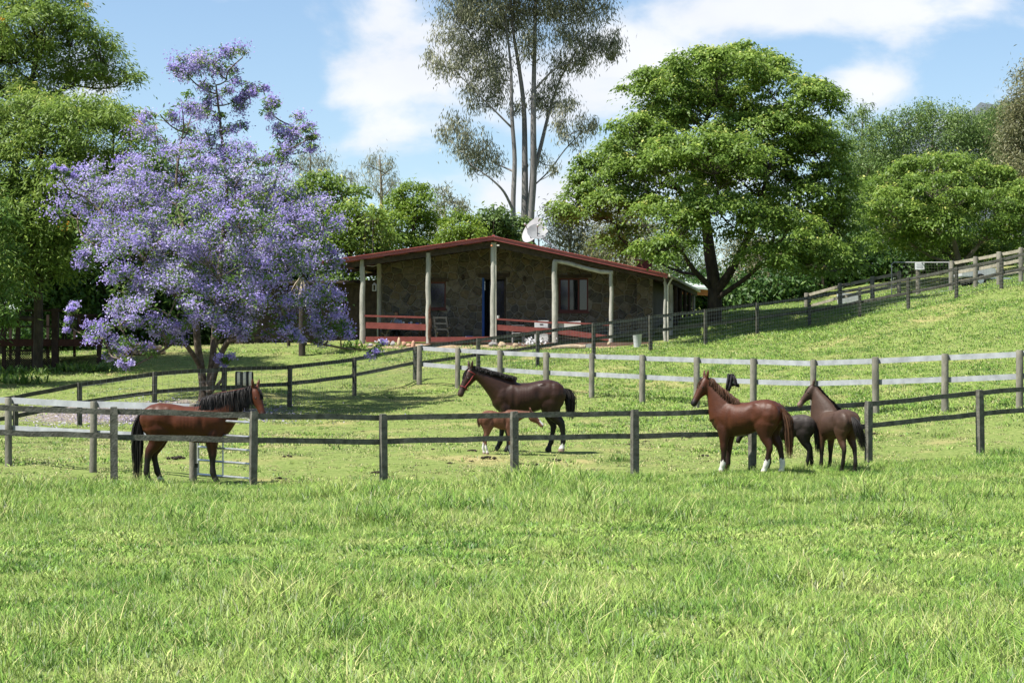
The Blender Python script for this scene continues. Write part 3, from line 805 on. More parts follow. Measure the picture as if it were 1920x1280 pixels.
# railings
def rail(pxa, pxb, ya, yb, h, w=.06, name='handrail', ly=-.02, mat=m_red):
    a, b = hl(pxa, ya, ly), hl(pxb, yb, ly); return MB().bar(a, b, w, h).build(name, mat, house)
rail(684, 800, 592, 595, .075, .09); rail(686, 799, 609.5, 613.5, .25, .045, 'rail_board'); rail(686, 799, 636, 636, .22, .04, 'rail_board', -.06)
rail(808, 921, 636.5, 635.5, .20, .05, 'rail_board', -.12); rail(806, 921, 642, 641, .05, .25, 'bench_edge', -.2, m_brown)
rail(931, 1036, 598, 605, .07, .09); rail(931, 1034, 613.5, 621, .22, .045, 'rail_board')
rail(1046, 1142, 604, 609, .07, .09); rail(1046, 1142, 621, 634, .22, .045, 'rail_board')
# timber edging of the verandah bed
MB().bar(hl(640, 655, -1.35), hl(790, 655, -1.35), .16, .16, jit=.03, segs=5).build('edging_log', m_pale_timber, house)
# chimney flue
c = hl(1208, 494, 4.5); MB().box((c.x, 4.5, c.z - .55), (.62, .5, 1.3)).build('chimney', m_red, house)
MB().box((c.x, 4.5, c.z + .13), (.72, .6, .05)).build('chimney_cap', m_redroof, house)
# porch lamps on the wall
for px, py in ((868, 520), (983, 523)):
    p = hl(px, py, WY - .12); lamp = MB().lathe((p.x, p.y, p.z - .1), [(.03, 0), (.06, .03), (.07, .14), (.035, .2), (.01, .24)], 8).build('wall_lamp', m_brown, house, smooth=True)
    MB().box((p.x, p.y + .07, p.z + .05), (.04, .1, .05)).build('bracket', m_brown, lamp)
# cable swag
a, b = hl(688, 498, -.05), hl(725, 480, .6)
MB().tube([a.lerp(b, t) - Vector((0, 0, .18 * math.sin(math.pi * t))) for t in [i / 8 for i in range(9)]], .012, 5).build('cable', m_cream, house, smooth=True)
MB().lathe(hl(922, 461, -.42), [(.03, -.04), (.05, 0), (.03, .04)], 8).build('eave_lamp', material('terracotta_lamp', (.45, .16, .06), .5), house, smooth=True)
MB().box(hl(934, 460, -.42), (.1, .06, .05)).build('eave_sensor', m_cream, house)
# ------------------------------------------------------------------ trees
def leaf_material(name, stops, trans=.35, rough=.5, spec=.35, tint=(1, 1, 1), tip=None):
    m = bpy.data.materials.new(name); m.use_nodes = True
    n, l = m.node_tree.nodes, m.node_tree.links
    p = n['Principled BSDF']; out = n['Material Output']
    p.inputs['Roughness'].default_value = rough; p.inputs['Specular IOR Level'].default_value = spec
    a = n.new('ShaderNodeAttribute'); a.attribute_name = 'rnd'
    r = n.new('ShaderNodeValToRGB'); cr = r.color_ramp
    cr.elements[0].position, cr.elements[0].color = stops[0][0], (*stops[0][1], 1)
    cr.elements[1].position, cr.elements[1].color = stops[-1][0], (*stops[-1][1], 1)
    for q, c in stops[1:-1]:
        e = cr.elements.new(q); e.color = (*c, 1)
    l.new(a.outputs['Fac'], r.inputs[0]); l.new(r.outputs[0], p.inputs['Base Color'])
    tr = n.new('ShaderNodeBsdfTranslucent')
    mu = n.new('ShaderNodeMix'); mu.data_type = 'RGBA'; mu.blend_type = 'MULTIPLY'; mu.inputs['Factor'].default_value = 1
    l.new(r.outputs[0], mu.inputs['A']); mu.inputs['B'].default_value = (*tint, 1); l.new(mu.outputs['Result'], tr.inputs['Color'])
    ms = n.new('ShaderNodeMixShader'); ms.inputs[0].default_value = trans
    l.new(p.outputs[0], ms.inputs[1]); l.new(tr.outputs[0], ms.inputs[2]); l.new(ms.outputs[0], out.inputs['Surface'])
    return m

def unit(v): return v / (np.linalg.norm(v, axis=1, keepdims=True) + 1e-9)

def leaves_mesh(name, c, axis, nrm, L, Wd, rnd, mat, fold=.12):
    """one folded lens-shaped quad per leaf"""
    k = len(c); axis = unit(axis); side = unit(np.cross(axis, nrm)); up = np.cross(side, axis)
    L = np.broadcast_to(L, (k,))[:, None]; Wd = np.broadcast_to(Wd, (k,))[:, None]
    v = np.empty((k, 4, 3), np.float32)
    v[:, 0] = c - axis * L / 2; v[:, 2] = c + axis * L / 2 - up * L * .10
    v[:, 1] = c + side * Wd / 2 + up * Wd * fold; v[:, 3] = c - side * Wd / 2 + up * Wd * fold
    me = bpy.data.meshes.new(name); set_mesh(me, v.reshape(-1, 3), np.arange(4 * k), 4)
    a = me.attributes.new('rnd', 'FLOAT', 'POINT'); a.data.foreach_set('value', np.repeat(rnd, 4).astype(np.float32))
    me.materials.append(mat); return me

def lobes_world(lobes, D, seed):
    r = np.random.default_rng(seed); out = []
    for lb in lobes:
        px, py, rx, ry = lb[:4]; dy = lb[4] if len(lb) > 4 and lb[4] is not None else None
        s = D / F
        if dy is None: dy = r.uniform(-1, 1) * 1.2
        p = at(px, py, D + dy); q = (D + dy) / F
        out.append((np.array(p), np.array([rx * q, max(rx, ry) * q * (lb[5] if len(lb) > 5 else .9), ry * q])))
    return out

def sample_clumps(lobes, per_m2, cr, r, bias=.45, top=0.0):
    C, N, Z = [], [], []
    for c, s in lobes:
        k = max(4, int(2.5 * per_m2 * (s[0] * s[2] + s[0] * s[1] + s[1] * s[2]) / 3 * 4 * .8))
        u = unit(r.normal(size=(k, 3)))
        if top: u[:, 2] = np.where((u[:, 2] < -.25) & (r.random(k) < top), -u[:, 2], u[:, 2])
        rad = (bias + (1 - bias) * r.random(k) ** .6)[:, None]
        C.append(c + u * s * rad); N.append(u); Z.append(np.full(k, min(1.0, max(.35, min(s[0], s[2]) / .55))))
    return np.concatenate(C), np.concatenate(N), np.concatenate(Z)

class Skeleton:
    def __init__(s): s.pts, s.rad, s.tubes, s.twigs = [], [], [], []
    def poly(s, pts, rads, n=10):
        """smooth polyline limb; adds sample points"""
        P = [np.array(p, float) for p in pts]; out, rr = [], []
        for i in range(len(P) - 1):
            p0, p1, p2, p3 = P[max(i - 1, 0)], P[i], P[i + 1], P[min(i + 2, len(P) - 1)]
            for t in np.linspace(0, 1, 5)[: 5 if i == len(P) - 2 else 4]:
                out.append(.5 * (2 * p1 + (p2 - p0) * t + (2 * p0 - 5 * p1 + 4 * p2 - p3) * t * t + (-p0 + 3 * p1 - 3 * p2 + p3) * t ** 3)); rr.append(rads[i] + (rads[i + 1] - rads[i]) * t)
        s.tubes.append((out, rr, n))
        s.pts += out; s.rad += rr
        return out
    def nearest(s, c, up_pen=1.6):
        A = np.array(s.pts); d = A - c; dist = np.linalg.norm(d, axis=1)
        cost = dist + up_pen * np.maximum(0, d[:, 2] + .35 * np.linalg.norm(d[:, :2], axis=1))
        i = int(np.argmin(cost)); return i, A[i], s.rad[i]
    def grow(s, c, r, end=.018, frac=.6, wob=.10, n=7, twig=False, maxr=9):
        i, p, rad = s.nearest(c); L = np.linalg.norm(c - p)
        if L < .05: return
        r0 = min(max(rad * frac, end * 1.3), maxr, .02 + .045 * L)
        k = 4 if L > .8 else 3; pts, rr = [], []
        bend = r.normal(0, wob, 3) * L; bend[2] = abs(bend[2]) * .4 - .10 * L * (0 if twig else 1)
        for j in range(k + 1):
            t = j / k; pts.append(p + (c - p) * t + bend * math.sin(math.pi * t)); rr.append(r0 + (end - r0) * t)
        (s.twigs if twig else s.tubes).append((pts, rr, n))
        if not twig:
            s.pts += pts[1:]; s.rad += rr[1:]

def tree(name, label, D, base_px, trunk, lobes, leaf, bark, group=None, seed=1, blossom=None, root_dz=-.25, cat='tree', bend=None):
    """trunk: list of polylines [(px,py,dy,r)...]; lobes in photo pixels at the tree's distance; leaf: dict"""
    r = np.random.default_rng(seed); b = ground(base_px, D)
    root = thing(name, label, cat, tuple(b), group=group); ob = np.array(b)
    sk = Skeleton()
    for pl in trunk:
        pts, rads = [], []
        for q in pl:
            if q[1] is None: p = np.array(ground(q[0], D + q[2])) + (0, 0, root_dz)
            else: p = np.array(at(q[0], q[1], D + q[2]))
            pts.append(p); rads.append(q[3])
        sk.poly(pts, rads, 12)
    LW = lobes_world(lobes, D, seed)
    for c, s_ in sorted(LW, key=lambda q: np.linalg.norm(q[0] - np.array(sk.pts[0]))):
        sk.grow(c, r, end=leaf.get('limb_end', .03), frac=.62, wob=.09, maxr=leaf.get('limb_max', .3))
    C, Nn, Zf = sample_clumps(LW, leaf['clumps'], leaf['cr'], r, leaf.get('bias', .45), leaf.get('top', 0))
    order = np.argsort(np.linalg.norm(C - np.array(sk.pts[0]), axis=1))
    if leaf.get('twigs', True):
        for i in order:
            if r.random() < leaf.get('twig_share', 1): sk.grow(C[i], r, end=.006, frac=.5, wob=.12, n=4, twig=not leaf.get('bushy', False), maxr=.035)
    for nm, tb in (('trunk', sk.tubes), ('twigs', sk.twigs)):
        if not tb: continue
        mb = MB()
        for pts, rr, n_ in tb: mb.tube([Vector(p - ob) for p in pts], rr, n_, False)
        o = mb.build(nm, bark, root, smooth=True)
        if nm == 'twigs': o['kind'] = 'stuff'
    # foliage
    def foliage(spec, nm, C, Nn, Zf):
        k = int(spec['per'] * 1.25); tot = len(C) * k
        cs = spec['cr'] * r.uniform(.65, 1.35, len(C)) * Zf
        ci = np.repeat(np.arange(len(C)), k)
        off = r.normal(size=(tot, 3)) * np.array([.5, .5, .5 * spec.get('flat', .5)])
        off = off * cs[ci][:, None]
        if spec.get('dome', 0):      # clump droops at its rim
            off[:, 2] -= spec['dome'] * (off[:, 0] ** 2 + off[:, 1] ** 2) / (cs[ci] + 1e-6)
        c = C[ci] + off
        out = unit(off + 1e-4); out[:, 2] *= .3
        ax = out * spec.get('radial', .8) + r.normal(size=(tot, 3)) * spec.get('mess', .5); ax[:, 2] -= spec.get('droop', .4)
        nn = r.normal(size=(tot, 3)) * spec.get('nmess', .55) + np.array([0, 0, 1.0]) + Nn[ci] * spec.get('nout', .3)
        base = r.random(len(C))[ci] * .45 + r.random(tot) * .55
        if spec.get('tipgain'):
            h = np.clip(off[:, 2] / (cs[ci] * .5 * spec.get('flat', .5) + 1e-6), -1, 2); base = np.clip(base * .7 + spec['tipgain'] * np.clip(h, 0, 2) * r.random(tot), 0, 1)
        me = leaves_mesh(nm, c - ob, ax, nn, spec['L'] * r.uniform(.65, 1.3, tot), spec['W'] * r.uniform(.7, 1.3, tot), base, spec['mat'])
        o = link(nm, me, root); o['kind'] = 'stuff'; return o
    foliage(leaf, 'crown', C, Nn, Zf)
    if blossom:
        sel = r.random(len(C)) < blossom.get('share', .1)
        if sel.any(): foliage(blossom, blossom.get('name', 'blossom'), C[sel] + Nn[sel] * blossom.get('push', .1), Nn[sel], Zf[sel])
    return root

b_grey = material('grey_bark', (.10, .085, .065), .95, (.24, .21, .17), 5, 6, .6, 18, stretch=(1, 1, .4))
b_dark = material('dark_bark', (.022, .018, .014), .95, (.065, .052, .04), 5, 6, .6, 18, stretch=(1, 1, .4))
b_gum = material('smooth_gum_bark', (.10, .095, .09), .75, (.24, .225, .215), 1.6, 6, .2, 10, col3=(.165, .155, .15), stretch=(1, 1, .3))
b_jac = material('jacaranda_bark', (.06, .045, .034), .95, (.20, .165, .135), 4, 6, .5, 18, col3=(.11, .085, .065))

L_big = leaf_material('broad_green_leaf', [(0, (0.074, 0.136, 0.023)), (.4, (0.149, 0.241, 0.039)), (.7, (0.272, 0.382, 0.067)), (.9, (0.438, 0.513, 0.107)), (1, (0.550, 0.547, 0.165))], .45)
L_left = leaf_material('feathery_leaf', [(0, (0.093, 0.165, 0.030)), (.5, (0.195, 0.289, 0.054)), (.85, (0.331, 0.423, 0.084)), (1, (0.475, 0.475, 0.120))], .45)
L_gum = leaf_material('gum_leaf', [(0, (0.122, 0.137, 0.083)), (.5, (0.208, 0.222, 0.137)), (.85, (0.322, 0.322, 0.215)), (1, (0.458, 0.408, 0.272))], .30, .45)
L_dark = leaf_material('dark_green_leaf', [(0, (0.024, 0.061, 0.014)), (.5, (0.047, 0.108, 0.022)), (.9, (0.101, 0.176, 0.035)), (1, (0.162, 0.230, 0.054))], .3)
L_lime = leaf_material('lime_green_leaf', [(0, (0.088, 0.162, 0.016)), (.5, (0.169, 0.263, 0.027)), (.9, (0.284, 0.365, 0.047)), (1, (0.392, 0.419, 0.068))], .38)
L_olive = leaf_material('olive_leaf', [(0, (0.081, 0.093, 0.036)), (.5, (0.178, 0.187, 0.086)), (.9, (0.340, 0.312, 0.169)), (1, (0.465, 0.412, 0.250))], .3)
L_mid = leaf_material('mid_green_leaf', [(0, (0.066, 0.121, 0.031)), (.5, (0.139, 0.218, 0.060)), (.9, (0.232, 0.317, 0.092)), (1, (0.330, 0.383, 0.119))], .36)
L_fern = leaf_material('ferny_leaf', [(0, (0.065, 0.142, 0.026)), (.5, (0.128, 0.231, 0.045)), (1, (0.244, 0.321, 0.077))], .4)
M_jac = leaf_material('jacaranda_blossom', [(0, (.27, .21, .58)), (.35, (.40, .33, .72)), (.7, (.52, .455, .81)), (1, (.70, .66, .88))], .48, .6, .2)
M_orange = leaf_material('orange_blossom', [(0, (.42, .20, .015)), (1, (.70, .38, .04))], .3)

# --- big green shade tree beside the house
big_lobes = [(1340, 130, 95, 45), (1430, 160, 90, 55), (1240, 175, 85, 55), (1510, 200, 70, 60), (1190, 260, 70, 55), (1320, 230, 130, 70), (1440, 260, 110, 60),
             (1250, 330, 120, 60), (1130, 330, 60, 60), (1090, 390, 55, 60), (1160, 390, 75, 50), (1530, 290, 60, 60), (1390, 340, 110, 55), (1500, 380, 90, 60), (1560, 350, 50, 50),
             (1250, 410, 80, 45, -3.5), (1350, 400, 95, 50, -4.5), (1450, 430, 90, 45, -4), (1560, 430, 55, 60), (1540, 490, 65, 50, -2), (1440, 480, 60, 40, -4.5), (1210, 470, 40, 22, -5.5), (1265, 460, 45, 25, -5.5),
             (1170, 450, 45, 35, 3), (1400, 130, 90, 50, 4), (1290, 170, 90, 60, 4), (1500, 270, 80, 70, 4), (1200, 300, 80, 60, 4), (1590, 500, 35, 45, 1), (1330, 300, 120, 60, -4.5)]
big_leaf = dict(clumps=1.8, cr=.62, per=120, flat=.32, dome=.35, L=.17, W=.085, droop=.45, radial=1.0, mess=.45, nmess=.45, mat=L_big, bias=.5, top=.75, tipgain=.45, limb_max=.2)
tree('shade_tree', 'broad spreading green tree with dark trunk beside the right end of the house', 88, 1338,
     [[(1338, None, 0, .36), (1340, 545, 0, .28), (1330, 470, 0, .24), (1322, 400, .2, .2), (1310, 310, 0, .13), (1330, 200, 0, .06)],
      [(1341, 548, 0, .22), (1375, 500, -.5, .17), (1420, 400, -1, .12), (1450, 280, -.6, .06)],
      [(1343, 560, 0, .13), (1400, 520, -1.5, .09), (1455, 470, -2.5, .05)],
      [(1334, 540, 0, .14), (1300, 505, -1, .10), (1278, 470, -2.2, .05)],
      [(1324, 420, 0, .16), (1260, 340, 1, .09), (1190, 280, 1.5, .05)]], big_lobes, big_leaf, b_dark, seed=11)

# --- jacaranda
jl = [(400, 115, 64, 32, 0), (455, 108, 50, 26, .3), (425, 150, 50, 26, .2), (400, 195, 45, 24, -.2), (350, 250, 45, 30), (430, 235, 40, 22, .3), (520, 262, 40, 24, .4), (350, 140, 28, 26), (385, 170, 45, 22), (340, 195, 30, 30), (300, 215, 30, 20), (360, 215, 30, 18), (480, 165, 22, 18, .3), (500, 205, 26, 20), (545, 235, 42, 28, .5), (580, 260, 14, 18), (440, 190, 20, 20, .6),
      (310, 265, 50, 32), (390, 285, 70, 40), (480, 300, 70, 45), (540, 290, 40, 35), (340, 330, 110, 55, -1.5), (440, 350, 100, 60, -2), (230, 335, 75, 40, -.5), (165, 345, 50, 28), (112, 326, 20, 7), (150, 390, 55, 40), (230, 400, 80, 55, -1.8),
      (330, 420, 110, 60, -3), (450, 430, 110, 65, -3), (555, 375, 75, 45), (600, 385, 36, 45), (605, 440, 28, 45), (570, 450, 80, 55, -1.5), (180, 460, 60, 45, -.5), (270, 490, 90, 55, -2.6), (390, 500, 100, 55, -3.4),
      (500, 500, 90, 50, -2.8), (590, 510, 50, 45, -1), (330, 560, 110, 40, -3), (440, 560, 90, 40, -3.2), (520, 565, 70, 40, -2.4), (600, 575, 40, 30, -1.6), (615, 620, 38, 22, -1.8), (250, 565, 55, 40, -2.2), (225, 610, 45, 28, -2), (300, 610, 70, 25, -2.6),
      (400, 610, 80, 25, -2.8), (490, 615, 70, 22, -2.6), (555, 610, 45, 26, -2.2), (205, 655, 26, 20, -1.6), (250, 650, 45, 24, -2.2), (190, 620, 30, 22, -1.6), (310, 640, 40, 20, -2.4), (620, 600, 40, 26, -1.4), (590, 560, 50, 36, -1.8), (135, 590, 13, 16, -1), (128, 610, 12, 8, -1), (545, 635, 60, 14, -2.2), (640, 625, 18, 16, -1.8), (702, 650, 15, 14, -1.6), (424, 675, 8, 6, -2.6)  , (240, 676, 10, 6, -2.4)]
jl_back = [(300, 380, 120, 70, 2.5), (470, 400, 120, 80, 2.5), (380, 480, 140, 80, 2.8), (550, 420, 70, 60, 2), (230, 430, 90, 60, 2.4)]
jac_leaf = dict(clumps=1.6, cr=.36, per=30, flat=.55, L=.20, W=.055, droop=.2, mess=.6, nmess=.8, mat=L_fern, bias=.3, twig_share=1.0, limb_end=.02, limb_max=.10)
jac_flower = dict(name='blossom', share=.93, cr=.34, per=122, flat=.75, L=.072, W=.054, droop=.35, radial=.5, mess=.9, nmess=1.1, nout=.7, mat=M_jac, push=.12)
def jacaranda():
    r = np.random.default_rng(5)
    root = tree('jacaranda_tree', 'jacaranda in full purple blossom beside the left end of the house', 68, 385,
         [[(380, None, 0, .24), (382, 735, 0, .15), (377, 690, 0, .125), (370, 640, -.2, .115), (366, 560, -.3, .10), (350, 460, -.6, .08), (330, 360, 0, .05), (340, 260, 0, .03)],
          [(389, None, 0, .20), (390, 735, 0, .14), (398, 680, 0, .115), (404, 600, .3, .10), (415, 480, .5, .09), (425, 360, .4, .065), (415, 250, .2, .045), (405, 160, 0, .025)],
          [(392, 735, -.1, .13), (412, 670, -.3, .09), (432, 635, -.8, .09), (470, 600, -1.6, .06), (520, 520, -1.4, .045), (560, 430, -.6, .03)],
          [(428, 640, -.8, .075), (460, 634, -1.2, .06), (515, 631, -1.6, .05), (580, 640, -1.8, .04), (640, 652, -1.7, .032), (690, 656, -1.6, .02)],
          [(378, 690, 0, .09), (340, 640, -1.2, .065), (300, 660, -1.9, .04), (255, 684, -2.2, .02)],
          [(402, 600, .3, .08), (470, 480, 1.2, .06), (520, 330, .8, .035), (550, 250, .5, .02)],
          [(368, 600, -.3, .08), (300, 520, -1, .06), (220, 430, -.8, .04), (160, 370, -.2, .02)]],
         jl + jl_back, jac_leaf, b_jac, seed=21, blossom=jac_flower)
jacaranda()

# --- left hand trees
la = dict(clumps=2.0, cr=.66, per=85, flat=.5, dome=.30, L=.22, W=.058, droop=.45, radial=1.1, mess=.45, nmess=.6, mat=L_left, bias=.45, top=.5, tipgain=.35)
lb = dict(share=.04, name='blossom', cr=.22, per=16, flat=.7, L=.10, W=.07, droop=0, mess=.9, nmess=1, mat=M_orange, push=.25)
tree('feathery_tree', 'feathery green tree dotted with orange flowers behind the jacaranda at the left edge', 80, 70,
     [[(70, None, 0, .20), (72, 560, 0, .17), (60, 450, 0, .14), (70, 330, 0, .10), (90, 220, 0, .06)], [(66, 500, 0, .18), (150, 400, .5, .10), (210, 300, .5, .05)]],
     [(60, 220, 130, 55), (150, 240, 90, 60), (215, 230, 60, 45), (40, 290, 120, 70), (170, 320, 80, 60), (250, 260, 40, 45), (90, 370, 120, 70), (10, 380, 80, 70), (160, 400, 70, 60), (60, 460, 110, 60), (-60, 260, 90, 90), (-60, 400, 90, 90), (120, 480, 60, 45), (10, 520, 60, 40), (-190, 300, 120, 110), (-180, 450, 110, 90), (-90, 540, 90, 50), (230, 350, 50, 60, 1)], la, b_dark, seed=31, blossom=lb)
tree('feathery_tree', 'tall feathery tree rising highest behind the other trees at top left', 92, -10,
     [[(-10, None, 0, .30), (0, 480, 0, .25), (30, 300, 0, .18), (60, 150, 0, .12), (80, 60, 0, .05)]],
     [(60, 50, 130, 50), (130, 90, 100, 50), (190, 130, 60, 35), (235, 150, 38, 18), (30, 120, 130, 60), (150, 150, 60, 30), (-60, 80, 110, 90), (50, -10, 120, 50), (-80, -30, 100, 70), (-220, 60, 120, 110), (20, 190, 110, 50), (-120, 200, 120, 90)], dict(la, per=70), b_dark, seed=32, blossom=dict(lb, share=.05))
tree('leafy_tree', 'light green tree cut off by the left edge above the timber deck', 74, -40,
     [[(-40, None, 0, .2), (-30, 560, 0, .16), (-20, 450, 0, .1), (-5, 390, 0, .05)]],
     [(-20, 400, 40, 40), (-40, 470, 60, 50), (5, 560, 50, 35), (-30, 590, 55, 45), (20, 610, 26, 26), (-120, 480, 90, 80), (-210, 420, 120, 100), (-120, 570, 80, 50), (-90, 380, 80, 70)], dict(la, mat=L_fern, per=60), b_dark, seed=33)
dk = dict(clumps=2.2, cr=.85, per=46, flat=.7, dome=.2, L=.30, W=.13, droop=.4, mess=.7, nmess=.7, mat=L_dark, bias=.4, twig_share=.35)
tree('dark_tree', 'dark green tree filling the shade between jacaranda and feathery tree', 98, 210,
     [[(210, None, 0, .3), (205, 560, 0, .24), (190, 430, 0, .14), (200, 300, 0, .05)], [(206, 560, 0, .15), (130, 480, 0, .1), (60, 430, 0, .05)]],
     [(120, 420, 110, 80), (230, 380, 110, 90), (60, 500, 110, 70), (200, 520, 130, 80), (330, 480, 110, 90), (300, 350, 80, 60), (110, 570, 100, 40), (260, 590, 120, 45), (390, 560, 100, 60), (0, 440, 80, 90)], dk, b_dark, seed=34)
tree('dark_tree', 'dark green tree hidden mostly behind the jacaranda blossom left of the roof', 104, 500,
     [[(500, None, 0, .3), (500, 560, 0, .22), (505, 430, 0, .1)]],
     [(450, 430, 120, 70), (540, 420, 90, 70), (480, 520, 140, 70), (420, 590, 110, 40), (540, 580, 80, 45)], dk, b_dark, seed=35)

# --- trees behind the house
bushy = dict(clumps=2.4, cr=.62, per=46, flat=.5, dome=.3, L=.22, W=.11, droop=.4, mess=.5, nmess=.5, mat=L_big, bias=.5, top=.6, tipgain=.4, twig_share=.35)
tree('shade_tree', 'layered bright green tree between the jacaranda and the red roof', 101, 660,
     [[(660, None, 0, .25), (660, 560, 0, .2), (655, 480, 0, .12), (650, 400, 0, .05)]],
     [(640, 365, 45, 28), (600, 350, 40, 28), (670, 410, 60, 35), (620, 420, 60, 40), (690, 450, 60, 35), (640, 470, 70, 40), (710, 490, 45, 30), (660, 530, 70, 35)], bushy, b_dark, seed=41)
tree('bushy_tree', 'dense rounded lime green tree standing tallest above the left roof slope', 108, 770,
     [[(770, None, 0, .25), (772, 560, 0, .2), (775, 440, 0, .1), (778, 380, 0, .05)]],
     [(775, 362, 34, 26), (795, 385, 28, 26), (745, 385, 30, 22), (765, 410, 48, 32), (735, 420, 35, 28), (795, 430, 30, 35), (765, 460, 60, 30), (780, 500, 60, 35)], dict(bushy, mat=L_lime, L=.15, W=.08, per=70, cr=.5, clumps=3.2), b_dark, seed=42)
tree('bushy_tree', 'yellow green bush showing just above the roof left of its ridge', 103, 865,
     [[(865, None, 0, .2), (865, 560, 0, .16), (865, 470, 0, .06)]],
     [(862, 420, 34, 22), (845, 440, 30, 20), (885, 440, 34, 22), (865, 465, 55, 28), (870, 505, 55, 30)], dict(bushy, mat=L_lime, L=.14, W=.08, per=70, cr=.45, clumps=3.4), b_dark, seed=43)
tree('bushy_tree', 'mid green bush above the ridge of the red roof, under the gum', 106, 935,
     [[(935, None, 0, .2), (935, 560, 0, .16), (935, 470, 0, .06)]],
     [(930, 412, 36, 24), (960, 430, 30, 24), (910, 430, 30, 24), (940, 455, 55, 28), (940, 500, 55, 30)], dict(bushy, mat=L_mid, per=60, cr=.5, clumps=3.0), b_dark, seed=44)
wisp = dict(clumps=1.6, cr=.55, per=40, flat=1.0, L=.30, W=.035, droop=1.1, radial=.4, mess=.5, nmess=.9, mat=L_gum, bias=.25, twig_share=1, bushy=False)
tree('wispy_oak', 'wispy grey-green tree against the sky behind the right jacaranda branches', 130, 585,
     [[(585, None, 0, .22), (583, 480, 0, .16), (580, 370, 0, .1), (583, 290, 0, .03)]],
     [(580, 295, 22, 22), (560, 310, 18, 20), (610, 310, 25, 22), (590, 335, 50, 20), (640, 330, 18, 14), (580, 370, 60, 30), (660, 335, 15, 16)], wisp, b_grey, seed=45)
tree('wispy_oak', 'small wispy tree standing alone against the sky left of the gum', 128, 718,
     [[(718, None, 0, .2), (716, 460, 0, .14), (715, 350, 0, .08), (712, 290, 0, .02)]],
     [(710, 300, 20, 18), (690, 310, 13, 20), (735, 315, 13, 20), (712, 330, 26, 18), (735, 345, 14, 14), (700, 350, 18, 14), (718, 370, 24, 16)], wisp, b_grey, seed=46)
tree('wispy_oak', 'thin grey-green tree behind the lime tree left of the gum', 125, 840,
     [[(840, None, 0, .2), (838, 500, 0, .14), (835, 420, 0, .08), (832, 365, 0, .02)]],
     [(832, 365, 24, 14), (850, 380, 24, 16), (815, 385, 18, 18), (835, 405, 34, 20), (870, 395, 14, 12), (830, 440, 30, 26)], dict(wisp, W=.06, droop=.5), b_grey, seed=47)

# --- tall gum
gl_ = [(860, 30, 45, 30), (900, 15, 55, 35), (840, 70, 30, 18), (820, 120, 22, 16), (806, 108, 10, 14), (850, 130, 26, 18), (895, 80, 40, 35), (930, 50, 35, 40), (905, 130, 35, 30), (870, 105, 30, 25),
       (935, 130, 22, 40), (930, 175, 25, 25), (880, 165, 20, 14), (905, 190, 28, 20), (850, 232, 26, 14), (835, 255, 14, 18), (880, 255, 26, 20), (870, 285, 26, 18), (905, 280, 28, 28), (925, 305, 22, 22), (890, 315, 20, 12),
       (1000, 30, 40, 40), (1000, 90, 26, 34), (1050, 20, 45, 32), (1095, 25, 36, 34), (1130, 15, 20, 20), (1065, 70, 38, 26), (1100, 90, 34, 26), (1135, 85, 28, 26), (1155, 80, 12, 26), (1150, 105, 16, 10), (1090, 120, 30, 16), (1050, 120, 26, 22),
       (1040, 165, 24, 18), (1030, 195, 30, 16), (1060, 200, 22, 14), (1010, 190, 18, 24), (1045, 235, 22, 12), (1060, 255, 16, 12), (1095, 240, 24, 16), (1110, 235, 10, 10), (1080, 270, 14, 14), (1010, 300, 16, 12), (1040, 320, 12, 10), (960, 20, 35, 40), (965, 210, 10, 20),
       (920, -40, 110, 50), (1030, -50, 120, 55), (1110, -40, 60, 50), (860, -40, 60, 45), (980, -130, 150, 60)]
gum_leaf = dict(clumps=3.7, cr=.64, per=32, flat=.95, L=.26, W=.050, droop=1.3, radial=.35, mess=.5, nmess=.9, mat=L_gum, bias=.15, twig_share=1, limb_end=.022, limb_max=.11)
tree('gum_tree', 'tall pale-trunked gum rising high against the sky behind the house', 116, 985,
     [[(992, None, 0, 0.315), (993, 500, 0, 0.264), (994, 410, 0, 0.226), (1000, 330, 0, 0.189), (1000, 240, 0, 0.157), (1001, 150, 0, 0.126), (1003, 60, 0, 0.102), (1005, -60, 0, 0.061), (1000, -140, 0, 0.020)],
      [(978, None, .3, 0.252), (981, 480, .3, 0.214), (984, 390, .3, 0.195), (984, 300, .3, 0.163), (982, 200, .3, 0.126), (972, 120, .3, 0.102), (960, 40, .3, 0.068), (955, -70, .3, 0.034)],
      [(972, None, -.4, 0.214), (966, 470, -.4, 0.163), (962, 390, -.4, 0.139), (965, 300, -.4, 0.122), (960, 220, -.4, 0.102), (958, 130, -.4, 0.075), (950, 50, -.4, 0.048), (945, -40, -.4, 0.027)],
      [(962, 395, -.4, 0.082), (945, 360, -.8, 0.068), (920, 335, -1, 0.048), (885, 310, -1, 0.027)],
      [(1000, 330, 0, 0.126), (1015, 270, .5, 0.109), (1030, 210, .6, 0.082), (1050, 150, .6, 0.054), (1090, 80, .6, 0.034)],
      [(960, 240, -.4, 0.061), (930, 210, -.6, 0.048), (890, 170, -.8, 0.034), (850, 130, -.8, 0.020)],
      [(1001, 170, 0, 0.068), (1040, 130, -.5, 0.048), (1080, 115, -.8, 0.034), (1130, 95, -.8, 0.020)],
      [(999, 350, 0, 0.048), (1030, 320, .4, 0.034), (1060, 280, .5, .035), (1090, 250, .5, 0.014)]], gl_, gum_leaf, b_gum, seed=51)

